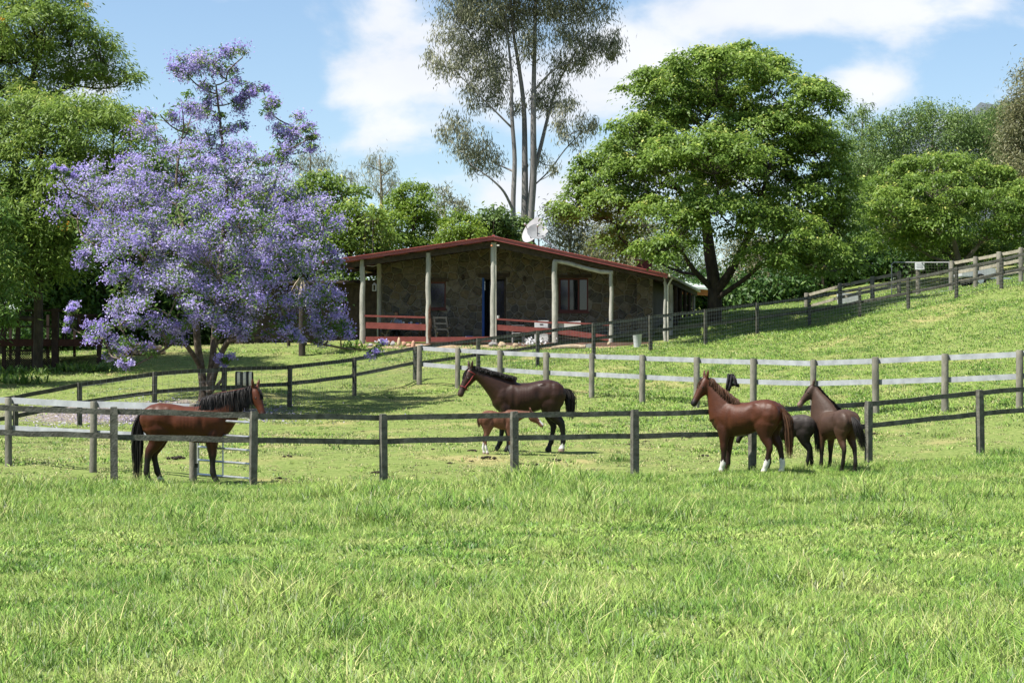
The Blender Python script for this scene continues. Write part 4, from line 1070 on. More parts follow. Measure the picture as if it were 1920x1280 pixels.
# --- scrub behind the house on the right
ol = dict(clumps=3.0, cr=.75, per=48, flat=.9, L=.24, W=.05, droop=.6, mess=.7, nmess=.9, mat=L_olive, bias=.3, twig_share=.9)
tree('scrub_tree', 'olive grey scrub tree behind the satellite dish', 118, 1075,
     [[(1075, None, 0, .16), (1072, 520, 0, .12), (1068, 450, 0, .06)]], [(1060, 420, 34, 30), (1095, 440, 40, 30), (1050, 460, 36, 30), (1100, 490, 60, 35), (1040, 400, 18, 16)], ol, b_grey, seed=61)
tree('scrub_tree', 'brownish olive scrub tree behind the right roof slope', 114, 1180,
     [[(1180, None, 0, .16), (1178, 520, 0, .12), (1172, 440, 0, .06)]], [(1160, 420, 40, 35), (1200, 440, 45, 40), (1150, 470, 50, 35), (1220, 490, 50, 35), (1180, 520, 70, 40)], ol, b_grey, seed=62)
tree('scrub_tree', 'pale olive scrub tree seen under the shade tree left of its trunk', 112, 1270,
     [[(1270, None, 0, .16), (1268, 540, 0, .12), (1272, 470, 0, .06)]], [(1270, 470, 50, 40), (1300, 510, 50, 40), (1240, 510, 40, 40), (1280, 550, 60, 35)], dict(ol, mat=L_mid), b_grey, seed=63)
tree('scrub_tree', 'silvery olive scrub tree seen under the shade tree right of its trunk', 110, 1420,
     [[(1420, None, 0, .14), (1418, 540, 0, .10), (1425, 480, 0, .06)], [(1422, 560, 0, .06), (1440, 500, 0, .04)]], [(1390, 480, 50, 40), (1440, 490, 45, 45), (1410, 530, 60, 35), (1470, 530, 45, 35), (1370, 540, 40, 30)], ol, b_grey, seed=64)
tree('dark_tree', 'dark shady tree with thin trunks left of the mesh gate', 112, 1510,
     [[(1510, None, 0, .16), (1508, 530, 0, .14), (1512, 470, 0, .08)], [(1480, None, 1, .14), (1482, 520, 1, .1), (1490, 470, 1, .05)]],
     [(1500, 460, 60, 35), (1560, 470, 60, 40), (1610, 470, 50, 40), (1540, 510, 60, 22), (1620, 515, 40, 22)], dk, b_dark, seed=65)

# --- right hand trees
tree('shade_tree', 'rounded green tree with forked trunk above the mesh gate on the right', 104, 1800,
     [[(1800, None, 0, .2), (1798, 495, 0, .16), (1786, 440, 0, .11), (1775, 380, 0, .06)], [(1800, 500, 0, .12), (1835, 460, -.5, .09), (1870, 420, -.5, .05)]],
     [(1760, 310, 90, 28), (1690, 350, 60, 40), (1830, 340, 70, 40), (1750, 370, 100, 50, -3), (1850, 390, 60, 45, -2), (1680, 410, 70, 45, -2), (1890, 370, 50, 50), (1780, 420, 90, 35, -3), (1880, 440, 50, 35, -1), (1700, 450, 60, 35), (1640, 420, 40, 60, 2), (1640, 360, 40, 40, 3), (1930, 400, 50, 70), (1760, 460, 110, 25, 3), (1860, 470, 80, 22, 3)], dict(big_leaf, per=95, L=.18, W=.085), b_grey, seed=71)
tree('ferny_tree', 'soft mid green tree behind the rounded tree, under the distant hill', 128, 1745,
     [[(1745, None, 0, .3), (1745, 430, 0, .22), (1745, 330, 0, .12), (1750, 250, 0, .05)]],
     [(1750, 218, 60, 26), (1700, 233, 50, 30), (1800, 238, 50, 35), (1660, 268, 60, 40), (1760, 268, 110, 40), (1840, 278, 50, 40), (1700, 318, 110, 45), (1820, 318, 70, 40), (1630, 318, 60, 50), (1620, 388, 60, 60), (1720, 408, 130, 60), (1850, 388, 80, 70)], dict(bushy, mat=L_mid, L=.20, W=.07, per=62, cr=.75, clumps=1.6, flat=.7), b_grey, seed=72)
tree('slender_gum', 'slender pale green tree poking up right beside the big shade tree', 135, 1618,
     [[(1618, None, 0, .2), (1618, 400, 0, .15), (1616, 280, 0, .09), (1618, 215, 0, .03)]],
     [(1615, 212, 26, 14), (1600, 235, 24, 18), (1640, 240, 20, 20), (1615, 265, 32, 24), (1590, 290, 26, 26), (1640, 300, 34, 30), (1600, 340, 36, 40)], dict(wisp, mat=L_mid, W=.06, droop=.6, clumps=2.0), b_grey, seed=73)
tree('scrub_tree', 'brown-green tree at the right edge below the blue sky', 112, 1935,
     [[(1935, None, 0, .3), (1930, 420, 0, .24), (1925, 280, 0, .14), (1930, 150, 0, .05)]],
     [(1925, 140, 26, 28), (1915, 190, 34, 40), (1945, 180, 40, 60), (1900, 235, 30, 40), (1930, 260, 50, 50), (1890, 290, 26, 40), (1925, 330, 50, 50), (1960, 300, 50, 100), (1945, 410, 50, 60)], dict(ol, per=60, clumps=2.4), b_grey, seed=74)
tree('scrub_tree', 'olive tree sloping down from the right edge tree to the far hill', 130, 1870,
     [[(1870, None, 0, .3), (1868, 400, 0, .2), (1868, 250, 0, .06)]],
     [(1860, 225, 40, 20), (1885, 215, 26, 26), (1840, 250, 36, 26), (1880, 270, 40, 40), (1900, 350, 50, 60)], dict(ol, mat=L_mid), b_grey, seed=75)
# low hedge line that closes the view under the crowns
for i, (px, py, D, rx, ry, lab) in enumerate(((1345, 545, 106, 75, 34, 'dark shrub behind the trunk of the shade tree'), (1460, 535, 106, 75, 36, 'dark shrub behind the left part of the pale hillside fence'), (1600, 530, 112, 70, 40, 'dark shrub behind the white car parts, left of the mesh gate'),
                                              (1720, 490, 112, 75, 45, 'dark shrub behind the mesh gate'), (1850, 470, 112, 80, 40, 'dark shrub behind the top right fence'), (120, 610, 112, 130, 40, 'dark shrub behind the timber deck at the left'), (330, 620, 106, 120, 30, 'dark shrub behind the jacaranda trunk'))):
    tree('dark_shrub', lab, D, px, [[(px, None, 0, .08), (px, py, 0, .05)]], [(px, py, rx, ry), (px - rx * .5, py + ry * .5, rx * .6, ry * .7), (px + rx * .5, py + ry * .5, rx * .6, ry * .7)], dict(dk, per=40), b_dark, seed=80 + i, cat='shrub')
# distant wooded hill
hx = np.linspace(-1, 1, 60); 
def hill(name, px, top, half_px, D, depth, mat, seed):
    r = np.random.default_rng(seed); c = at(px, top, D); w = half_px * D / F; V, Fq = [], []
    nxh, nyh = 90, 24; z0 = -5.0
    for j in range(nyh + 1):
        v = j / nyh * 2 - 1
        for i in range(nxh + 1):
            u = i / nxh * 2 - 1
            h = max(0, 1 - abs(u) ** 2.2) ** .8 * max(0, 1 - v * v); h *= 1 - .10 * (1 + math.sin(u * 5 + seed)) * .5 - .03 * math.sin(u * 19 + v * 5)
            h += (.022 * r.random() if h > .02 else 0)
            V.append((c.x + u * w, c.y + depth * v, z0 + (c.z - z0) * h))
    for j in range(nyh):
        for i in range(nxh):
            a = j * (nxh + 1) + i; Fq += [a, a + 1, a + nxh + 2, a + nxh + 1]
    me = bpy.data.meshes.new(name); set_mesh(me, V, Fq, 4); me.materials.append(mat)
    return tag(link(name, me), 'distant wooded hill', None, kind='structure')
m_hill = material('hazed_forest', (.035, .045, .055), .95, (.075, .09, .10), .02, 6, .0, world=True, col3=(.052, .066, .075))  # blue of distance haze is mixed into the forest colour
hill('hills', 1850, 184, 420, 2200, 500, m_hill, 3)
hill('hills', 300, 640, 1500, 1500, 300, m_hill, 5)
# ------------------------------------------------------------------ animals
def horse_coat(name, rough=.40, spec=.26):
    m = bpy.data.materials.new(name); m.use_nodes = True
    n, l = m.node_tree.nodes, m.node_tree.links
    p = n['Principled BSDF']; p.inputs['Roughness'].default_value = rough + .08; p.inputs['Specular IOR Level'].default_value = spec
    a = n.new('ShaderNodeAttribute'); a.attribute_name = 'coat'
    tc = n.new('ShaderNodeTexCoord'); nz = n.new('ShaderNodeTexNoise'); nz.inputs['Scale'].default_value = 7; nz.inputs['Detail'].default_value = 5
    l.new(tc.outputs['Object'], nz.inputs['Vector'])
    mr = n.new('ShaderNodeMapRange'); l.new(nz.outputs['Fac'], mr.inputs['Value']); mr.inputs['To Min'].default_value = .62; mr.inputs['To Max'].default_value = 1.38
    mx = n.new('ShaderNodeMix'); mx.data_type = 'RGBA'; mx.blend_type = 'MULTIPLY'; mx.inputs['Factor'].default_value = 1
    l.new(a.outputs['Color'], mx.inputs['A']); l.new(mr.outputs[0], mx.inputs['B']); l.new(mx.outputs['Result'], p.inputs['Base Color'])
    mp2 = n.new('ShaderNodeMapping'); mp2.inputs['Scale'].default_value = (.35, 1, 1); l.new(tc.outputs['Object'], mp2.inputs['Vector']); n2 = n.new('ShaderNodeTexNoise'); n2.inputs['Scale'].default_value = 34; n2.inputs['Detail'].default_value = 6; n2.inputs['Roughness'].default_value = .7; l.new(mp2.outputs[0], n2.inputs['Vector'])
    b = n.new('ShaderNodeBump'); b.inputs['Strength'].default_value = .35; b.inputs['Distance'].default_value = .012
    l.new(n2.outputs['Fac'], b.inputs['Height']); l.new(b.outputs[0], p.inputs['Normal'])
    return m

def hair_material(name, c1, c2):
    m = bpy.data.materials.new(name); m.use_nodes = True
    n, l = m.node_tree.nodes, m.node_tree.links; p = n['Principled BSDF']; p.inputs['Roughness'].default_value = .62; p.inputs['Specular IOR Level'].default_value = .25
    a = n.new('ShaderNodeAttribute'); a.attribute_name = 'rnd'; mx = n.new('ShaderNodeMix'); mx.data_type = 'RGBA'
    l.new(a.outputs['Fac'], mx.inputs['Factor']); mx.inputs['A'].default_value = (*c1, 1); mx.inputs['B'].default_value = (*c2, 1); l.new(mx.outputs['Result'], p.inputs['Base Color'])
    return m

class Loft:
    def __init__(s): s.v, s.f = [], []
    def sections(s, secs, n=16, e=1.0):
        """secs: (center, side, up, half width, half height up, half height down)"""
        o = len(s.v)
        for c, sd_, up, w, hu, hd in secs:
            for k in range(n):
                t = 2 * math.pi * k / n; ct, st = math.cos(t), math.sin(t)
                ct = math.copysign(abs(ct) ** e, ct); st = math.copysign(abs(st) ** e, st)
                s.v.append(tuple(Vector(c) + Vector(sd_) * (w * ct) + Vector(up) * ((hu if st > 0 else hd) * st)))
        m = len(secs)
        for i in range(m - 1):
            for k in range(n): s.f.append((o + i * n + k, o + i * n + (k + 1) % n, o + (i + 1) * n + (k + 1) % n, o + (i + 1) * n + k))
        s.f.append(tuple(o + k for k in reversed(range(n)))); s.f.append(tuple(o + (m - 1) * n + k for k in range(n)))
    def limb(s, pts, n=14):
        """pts: (x,y,z,r side,r fore-aft); sections perpendicular to the path"""
        P = [Vector(p[:3]) for p in pts]; secs = []
        for i, p in enumerate(pts):
            d = (P[min(i + 1, len(P) - 1)] - P[max(i - 1, 0)]).normalized(); sd_ = Vector((0, 1, 0)); sd_ = (sd_ - d * sd_.dot(d)).normalized(); up = d.cross(sd_).normalized()
            secs.append((P[i], sd_, up, p[3], p[4], p[4]))
        s.sections(secs, n)
    def ball(s, c, r, n=12):
        secs = []
        for i in range(9):
            t = -math.pi / 2 + math.pi * i / 8; k = max(.04, math.cos(t)); secs.append(((c[0] + r[0] * math.sin(t), c[1], c[2]), (0, 1, 0), (0, 0, 1), r[1] * k, r[2] * k, r[2] * k))
        s.sections(secs, n)
    def remesh(s, name, voxel, smooth=4):
        me = bpy.data.meshes.new(name); me.from_pydata(s.v, [], s.f); me.update()
        ob = bpy.data.objects.new(name, me); COL.objects.link(ob)
        md = ob.modifiers.new('r', 'REMESH'); md.mode = 'VOXEL'; md.voxel_size = voxel
        sm = ob.modifiers.new('s', 'SMOOTH'); sm.factor = .55; sm.iterations = smooth
        dg = bpy.context.evaluated_depsgraph_get(); dg.update()
        out = bpy.data.meshes.new_from_object(ob.evaluated_get(dg)); out.name = name
        bpy.data.objects.remove(ob); bpy.data.meshes.remove(me)
        out.polygons.foreach_set('use_smooth', [True] * len(out.polygons))
        return out

def ribbons(name, strands, mat, parent, wid):
    """hair as flat tapering ribbons; strands: list of point lists"""
    V, Fq, rn = [], [], []
    for st in strands:
        r_ = random.random(); w = wid * random.uniform(.6, 1.3); a = random.uniform(0, math.pi); sd_ = Vector((math.cos(a), math.sin(a), 0)); o = len(V); k = len(st)
        for i, p in enumerate(st):
            q = w * (1 - .75 * (i / (k - 1)) ** 2) / 2; p = Vector(p); V += [tuple(p - sd_ * q), tuple(p + sd_ * q)]; rn += [r_, r_]
        for i in range(k - 1): Fq += [o + 2 * i, o + 2 * i + 1, o + 2 * i + 3, o + 2 * i + 2]
    me = bpy.data.meshes.new(name); set_mesh(me, V, Fq, 4); a_ = me.attributes.new('rnd', 'FLOAT', 'POINT'); a_.data.foreach_set('value', np.array(rn, np.float32))
    me.polygons.foreach_set('use_smooth', [True] * len(me.polygons))
    me.materials.append(mat); return link(name, me, parent)

m_eye = material('dark_eye', (.008, .006, .005), .3, spec=.4)
m_hoof = material('hoof_horn', (.05, .042, .035), .6, (.11, .095, .08), 8)

NECK = [1.0]
def horse(label, loc, heading, S, poll, head_dir, coat, legs, hair, mane=.24, tail=None, foal=0.0, socks=(0, 0, 0, 0), points=(.012, .010, .009), blaze=False, muzzle=None, seed=0, lenx=1.0, girth=1.0, grazing=False, mane_side=1, dark_top=None, cat='horse', sheen=.40, halter=None, legblack=.56, extra=None, name='horse', group=None, legk=1.0, neckk=1.0):
    """model in metres for a 1.55 m horse facing +x, scaled by S. poll, head_dir in that frame."""
    rr = random.Random(seed)
    root = thing(name, label, cat, tuple(loc), heading, group)
    L = Loft(); X = lambda v: v * lenx
    thin = 1 - .22 * foal
    tz = .09 * foal     # shallower belly on foals
    st = [(-.85, 1.29, 1.13, .09), (-.78, 1.42, 1.04, .19), (-.66, 1.505, .965, .26), (-.50, 1.545, .93, .29), (-.30, 1.53, .895, .295), (-.05, 1.478, .81, .315), (.16, 1.472, .775, .31), (.32, 1.515, .765, .28), (.44, 1.52, .775, .25), (.58, 1.44, .83, .22), (.69, 1.33, .92, .165), (.76, 1.22, 1.0, .09)]
    secs = []
    for x, zt, zb, w in st:
        zb = zb + tz; zc = (zt + zb) / 2 + .03; secs.append(((X(x), 0, zc), (0, 1, 0), (0, 0, 1), w * thin * girth, zt - zc, zc - zb))
    L.sections(secs, 40, .97)
    for sd_ in (-1, 1):
        L.ball((X(.50), sd_ * .13 * thin, 1.18), (.18, .115, .28)); L.ball((X(.40), sd_ * .125 * thin, 1.0), (.16, .105, .20)); L.ball((X(-.60), sd_ * .16 * thin, 1.22), (.25, .135, .27)); L.ball((X(-.45), sd_ * .165 * thin, 1.08), (.20, .105, .26))
        L.ball((X(-.34), sd_ * .19 * thin, 1.42), (.09, .06, .055))
    # neck
    poll = Vector(poll); nb_lo, nb = Vector((X(.60), 0, 1.14)), Vector((X(.44), 0, 1.26))
    N = []
    ctrl = nb.lerp(poll, .5) + Vector((.0, 0, .05 if not grazing else -.03))
    for i in range(8):
        t = i / 7; c = nb * (1 - t) ** 2 + ctrl * 2 * t * (1 - t) + poll * t * t
        d = ((ctrl - nb) * (1 - t) + (poll - ctrl) * t).normalized(); sd_ = d.cross(Vector((0, 0, 1))).normalized() if abs(d.z) < .98 else Vector((0, -1, 0)); sd_ = Vector((0, 0, 1)).cross(d).normalized(); up = d.cross(sd_).normalized()
        hgt = (.30 * (1 - t) ** 1.4 + .105) * (1 - .22 * foal) * (1 + (neckk - 1) * math.sin(math.pi * min(1, t + .15))); wd = (.155 * (1 - t) + .075) * (1 - .15 * foal)
        N.append((c, sd_, up, wd, hgt * .95, hgt)); 
    L.sections(N, 18)
    # head
    hd = Vector(head_dir).normalized(); sdv = Vector((0, 0, 1)).cross(hd); sdv = sdv.normalized() if sdv.length > .05 else Vector((0, 1, 0)); 
    if sdv.dot(Vector((0, 1, 0))) < 0 and abs(Vector(head_dir).y) < .2: sdv = -sdv
    # forehead side = direction away from neck
    fwd = hd.cross(sdv); nd = (poll - nb).normalized()
    if fwd.dot(nd) < 0: fwd = -fwd
    hs = 1 + .12 * foal; hl_ = .63 * hs * (1 - .10 * foal); H = []
    for t, w, f_, b_ in ((-.06, .055, .06, .07), (.0, .085, .09, .13), (.12, .105, .105, .185), (.27, .108, .10, .205), (.42, .092, .092, .165), (.58, .072, .080, .110), (.74, .064, .072, .086), (.88, .070, .070, .090), (.96, .064, .056, .078), (1.0, .042, .03, .05)):
        c = poll + hd * (hl_ * t) + fwd * (.02 - .02 * t); H.append((c, sdv, fwd, w * hs, f_ * hs * .92, b_ * hs * .92))
    L.sections(H, 16)
    ear_b = poll + fwd * .05 * hs
    for sd_ in (-1, 1):
        a = ear_b + sdv * (sd_ * .062 * hs) - hd * .02; up_e = (-hd * .85 + fwd * .35 + sdv * (sd_ * .34) + Vector((0, 0, .3))).normalized(); e1 = a + up_e * .10 * hs; e2 = a + up_e * .185 * hs
        secs = [(a, sdv, fwd, .040, .036, .036), (e1, sdv, fwd, .044, .036, .034), (e2, sdv, fwd, .012, .012, .012)]; L.sections(secs, 10)
    # legs: order front left, front right, hind left, hind right ; each (dx foot, dx knee, lift)
    lp = []
    for i, (dxf, dxk, lift) in enumerate(legs):
        sd_ = 1 if i % 2 == 0 else -1; y = sd_ * .135 * thin
        if i < 2:
            P_ = [(.46, y * .8, 1.16, .11, .16), (.43 + dxk * .1, y, .95, .100, .145), (.43 + dxk * .4, y, .80, .082, .112), (.435 + dxk * .75, y, .65, .064, .080), (.44 + dxk, y, .53, .058, .070), (.437 + dxk * .9 + dxf * .1, y, .45, .046, .053), (.435 + dxk * .5 + dxf * .5, y, .33 + lift * .6, .040, .047), (.44 + dxf * .9, y, .20 + lift, .047, .057), (.465 + dxf, y, .125 + lift, .040, .046), (.485 + dxf, y, .06 + lift, .055, .064), (.49 + dxf, y, .0 + lift, .063, .075)]
        else:
            P_ = [(-.54, y * .8, 1.18, .15, .27), (-.53 + dxk * .1, y, 1.02, .135, .235), (-.52 + dxk * .3, y, .88, .105, .170), (-.56 + dxk * .6, y, .74, .075, .110), (-.645 + dxk, y, .61, .058, .080), (-.665 + dxk, y, .53, .050, .064), (-.665 + dxk * .6 + dxf * .4, y, .40 + lift * .5, .042, .050), (-.66 + dxf * .9, y, .22 + lift, .047, .057), (-.635 + dxf, y, .13 + lift, .040, .046), (-.61 + dxf, y, .06 + lift, .055, .064), (-.605 + dxf, y, .0 + lift, .062, .074)]
        P_ = [(X(p[0]), p[1], p[2], p[3] * legk, p[4] * legk) for p in P_]
        L.limb(P_); lp.append([Vector(p[:3]) for p in P_])
        if i >= 2: L.ball((P_[4][0] - .045, P_[4][1], .625), (.035, .030, .045))
    for k in range(len(L.v)): L.v[k] = tuple(c * S for c in L.v[k])
    me = L.remesh('body', .0155 * (1 if S > .8 else .85), 9)
    k = len(me.vertices); co = np.empty(k * 3, np.float32); me.vertices.foreach_get('co', co); co = co.reshape(-1, 3) / S
    # muscle relief: flank hollow, shoulder and stifle grooves, ribs
    ys = np.sign(co[:, 1]); sidew = np.clip(np.abs(co[:, 1]) / .15, 0, 1) ** 2; xx, zz = co[:, 0] / lenx, co[:, 2]
    gsn = lambda cx, cz, rx, rz: np.exp(-((xx - cx) / rx) ** 2 - ((zz - cz) / rz) ** 2)
    dy_ = -.032 * gsn(-.26, 1.26, .09, .13) - .020 * gsn(.27, 1.12, .05, .20) - .018 * gsn(-.25, 1.02, .05, .14) + .012 * gsn(.52, 1.22, .10, .14) + .012 * gsn(-.60, 1.18, .12, .12) - .014 * gsn(-.74, 1.12, .05, .18) - .012 * gsn(.42, 1.0, .04, .10)
    dy_ = dy_ + .0020 * np.sin(xx * 2 * math.pi / .062) * gsn(.02, 1.14, .20, .16)
    nc = co.copy(); nc[:, 1] += ys * sidew * dy_; me.vertices.foreach_set('co', (nc * S).astype(np.float32).ravel()); me.update()
    # coat colour per vertex
    base, belly, lower = [np.array(c) for c in coat]
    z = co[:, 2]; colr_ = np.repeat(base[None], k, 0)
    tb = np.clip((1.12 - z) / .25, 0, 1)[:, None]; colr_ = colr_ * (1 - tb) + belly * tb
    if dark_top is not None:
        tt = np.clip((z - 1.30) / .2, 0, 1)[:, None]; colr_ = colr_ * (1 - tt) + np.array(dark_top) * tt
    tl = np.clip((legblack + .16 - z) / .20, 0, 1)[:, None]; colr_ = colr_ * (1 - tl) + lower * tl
    # muzzle darkening and eye, blaze
    mz = np.array(poll + hd * hl_); dm = np.linalg.norm(co - mz, axis=1)
    tm = np.clip((.20 - dm) / .10, 0, 1)[:, None]; colr_ = colr_ * (1 - tm) + np.array(muzzle if muzzle else points) * tm
    if blaze:
        rel = co - np.array(poll); along = rel @ np.array(hd); fr = rel @ np.array(fwd); sdw = np.abs(rel @ np.array(sdv))
        bm_ = (along > .08) & (along < hl_ * 1.02) & (sdw < .035 + .03 * (along > .4)) & (fr > .02); colr_[bm_] = (.55, .53, .51)
    for i in range(4):
        if socks[i] <= 0: continue
        foot = np.array(lp[i][7:]); ft = foot.mean(0); others = [np.array(lp[j][7:]).mean(0) for j in range(4) if j != i]
        dd = np.linalg.norm(co[:, :2] - ft[:2], axis=1); do = np.min([np.linalg.norm(co[:, :2] - o_[:2], axis=1) for o_ in others], axis=0)
        sel = (dd < do) & (z < socks[i] + .02 * np.sin(co[:, 0] * 90)) & (z > .075); colr_[sel] = (.52, .50, .47)
        sel = (dd < do) & (z <= .075); colr_[sel] = (.26, .19, .15)
    ca = me.color_attributes.new('coat', 'FLOAT_COLOR', 'POINT'); ca.data.foreach_set('color', np.c_[colr_, np.ones(k)].astype(np.float32).ravel())
    me.materials.append(horse_coat(label[:12] + '_coat', sheen)); body = link('body', me, root)
    # eyes
    for sd_ in (-1, 1):
        e_ = (poll + hd * (.2 * hs) + fwd * (.035 * hs) + sdv * (sd_ * .088 * hs)) * S
        MB().lathe(e_, [(.001, -.02 * S), (.015 * S, -.012 * S), (.019 * S, 0), (.015 * S, .012 * S), (.001, .02 * S)], 8).build('eye', m_eye, root, smooth=True)
    # mane
    strands = []
    if mane:
        crest = [(c + up * hu) for c, sv, up, w, hu, hd2 in N]; sides = [sv for c, sv, up, w, hu, hd2 in N]; wds = [w for c, sv, up, w, hu, hd2 in N]
        cnt = 1700
        for q in range(cnt):
            t = (.10 + .90 * rr.random()) * (len(crest) - 1); i = min(int(t), len(crest) - 2); f_ = t - i
            p = crest[i].lerp(crest[i + 1], f_); sv = sides[i].lerp(sides[i + 1], f_) * mane_side; w = wds[i] * (1 - f_) + wds[i + 1] * f_
            ln = mane * rr.uniform(.6, 1.1) * (.75 + .35 * math.sin(math.pi * t / len(crest))); jx = rr.gauss(0, .06); lift_ = .035 if mane < .14 else .025
            p = p + sv * rr.uniform(-.02, .02); pts = []
            for s_ in range(5):
                u = s_ / 4; pts.append((p + Vector((0, 0, lift_ * math.sin(u * math.pi) - .018)) + sv * ((w * .9 + .02) * min(1, u * 1.6)) + Vector((jx * u, 0, -ln * u * u * (1 if mane >= .14 else .35)))) * S)
            strands.append(pts)
        # forelock
        for q in range(50):
            p = poll + fwd * .09 + sdv * rr.uniform(-.03, .03); strands.append([(p + fwd * (.03 * math.sin(u * 3)) + hd * (.26 * u) + sdv * (rr.uniform(-.02, .02) + .04 * u * rr.uniform(-1, 1))) * S for u in (0, .3, .6, 1.0)])
        ribbons('mane', strands, hair, root, .020 * S)
    # tail
    tl_ = dict(n=320, length=1.05, out=.12, sway=0.0, spread=.07, lift=.0); tl_.update(tail or {})
    strands = []; rt = Vector((X(-.80), 0, 1.36))
    for q in range(tl_['n']):
        a = rr.uniform(0, 6.283); sp = tl_['spread'] * math.sqrt(rr.random()); ln = tl_['length'] * rr.uniform(.55, 1.05); o_ = tl_['out'] * rr.uniform(.75, 1.25); pts = []
        for s_ in range(8):
            u = s_ / 7; g = .35 + 1.0 * math.sin(min(1, u * 1.15) * math.pi * .75) - .35 * max(0, u - .6)
            pts.append((rt + Vector((-o_ * math.sin(min(u * 1.8, 1) * math.pi / 2) + sp * math.cos(a) * g, sp * math.sin(a) * g + tl_['sway'] * u * u, tl_['lift'] * math.sin(min(1, u * 2.2) * math.pi) - ln * (u ** 1.25)))) * S)
        strands.append(pts)
    ribbons('tail', strands, hair, root, .017 * S)
    if halter:
        hb = MB()
        def ringat(t, grow=1.06):
            c = poll + hd * (hl_ * t); i = min(range(len(H)), key=lambda q: abs((H[q][0] - poll).dot(hd) - hl_ * t)); w, f_, b_ = H[i][3] * grow, H[i][4] * grow, H[i][5] * grow
            return [(c + sdv * (w * math.cos(a_)) + fwd * ((f_ if math.sin(a_) > 0 else b_) * math.sin(a_))) * S for a_ in [2 * math.pi * j / 14 for j in range(15)]]
        for t in (.66, .10): hb.tube(ringat(t, 1.07), .0095 * S, 6, False)
        for sd_ in (-1, 1):
            c0 = (poll + hd * (hl_ * .66) + sdv * (sd_ * .066)) * S; c1 = (poll + hd * (hl_ * .10) + sdv * (sd_ * .105) - fwd * .05) * S; hb.tube([c0, c0.lerp(c1, .5) + sdv * (sd_ * .028 * S), c1], .0095 * S, 6)
        hb.build('halter', halter, root, smooth=True)
    return root

hair_black = hair_material('black_hair', (.006, .005, .005), (.030, .026, .024))
hair_brown = hair_material('dark_brown_hair', (.020, .010, .006), (.10, .045, .022))
STAND = [(0, 0, 0), (.05, .02, 0), (.02, 0, 0), (-.10, -.03, 0)]
BLK = (.010, .008, .007)
def at_ground(px, D): return ground(px, D)
# bay stallion on the left, facing right
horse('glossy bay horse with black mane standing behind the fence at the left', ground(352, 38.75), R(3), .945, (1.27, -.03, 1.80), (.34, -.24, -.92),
      ((.070, .0185, .0062), (.042, .0112, .0042), BLK), [(.0, 0, 0), (.03, .02, 0), (.12, .05, 0), (-.06, -.02, 0)], hair_black, mane=.43, tail=dict(length=1.30, out=.10, spread=.085, n=420), lenx=1.07, seed=3, mane_side=-1, legblack=.50, girth=1.05, socks=(0, 0, .12, 0), neckk=1.28, legk=1.16)
# dark bay mare facing left
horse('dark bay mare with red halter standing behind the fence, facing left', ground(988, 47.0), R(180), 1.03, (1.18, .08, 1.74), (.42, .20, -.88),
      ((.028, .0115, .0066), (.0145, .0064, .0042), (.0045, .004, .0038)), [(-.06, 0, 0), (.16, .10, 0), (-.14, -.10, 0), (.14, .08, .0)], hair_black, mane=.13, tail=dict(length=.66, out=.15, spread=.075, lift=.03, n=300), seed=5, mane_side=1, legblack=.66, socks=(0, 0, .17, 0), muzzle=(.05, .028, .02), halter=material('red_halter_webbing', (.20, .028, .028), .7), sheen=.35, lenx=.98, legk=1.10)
# her foal facing right
horse('small chestnut foal with white socks beside the dark mare', ground(936, 46.0), R(2), .62, (1.08, -.05, 1.42), (.62, -.10, -.62),
      ((.105, .042, .024), (.115, .050, .030), (.13, .064, .042)), [(.02, .02, 0), (.14, .03, 0), (-.04, .02, 0), (.10, .06, 0)], hair_brown, mane=.06, tail=dict(length=.42, out=.06, spread=.05, n=160), foal=.9, seed=7, socks=(.33, .30, .40, .33), blaze=True, legblack=-.5, lenx=.80, girth=.85, muzzle=(.20, .10, .07), sheen=.55, name='foal', cat='foal', legk=.95)
# chestnut yearling in front of the fence, going left and away
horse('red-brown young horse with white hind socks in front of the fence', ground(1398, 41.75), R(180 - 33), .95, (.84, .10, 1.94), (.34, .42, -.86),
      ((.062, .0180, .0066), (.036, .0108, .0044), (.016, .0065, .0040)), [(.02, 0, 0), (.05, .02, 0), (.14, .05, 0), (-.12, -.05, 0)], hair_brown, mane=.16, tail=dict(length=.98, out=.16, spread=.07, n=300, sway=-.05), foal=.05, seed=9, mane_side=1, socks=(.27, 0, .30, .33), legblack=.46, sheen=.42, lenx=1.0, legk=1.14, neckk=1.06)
# grey roan, half hidden
horse('small dark grey roan horse half hidden behind the red-brown one', ground(1472, 42.75), R(180 - 8), .72, (1.02, .10, 1.30), (.50, .05, -.85),
      ((.024, .018, .0155), (.010, .0075, .0065), (.0045, .004, .0038)), [(.0, 0, 0), (.06, .02, 0), (.06, 0, 0), (-.08, -.03, 0)], hair_black, mane=.10, tail=dict(length=.85, out=.08, spread=.065, n=260), foal=.3, legk=1.1, seed=11, legblack=.70, dark_top=(.050, .042, .037), sheen=.5)
# dark young horse seen from behind, head turned left
horse('brown-grey young horse with black tail seen from behind, head turned left', ground(1566, 42.35), R(180 - 68), .81, (.74, .16, 2.08), (.30, .62, -.82),
      ((.052, .029, .019), (.062, .030, .017), (.010, .0078, .0068)), [(.02, 0, 0), (.05, .02, 0), (.10, .03, 0), (-.06, -.02, 0)], hair_black, mane=.22, tail=dict(length=.80, out=.18, spread=.085, n=300, sway=-.20), foal=.12, legk=1.1, neckk=1.3, seed=13, mane_side=-1, legblack=.55, muzzle=(.20, .13, .10), sheen=.45)
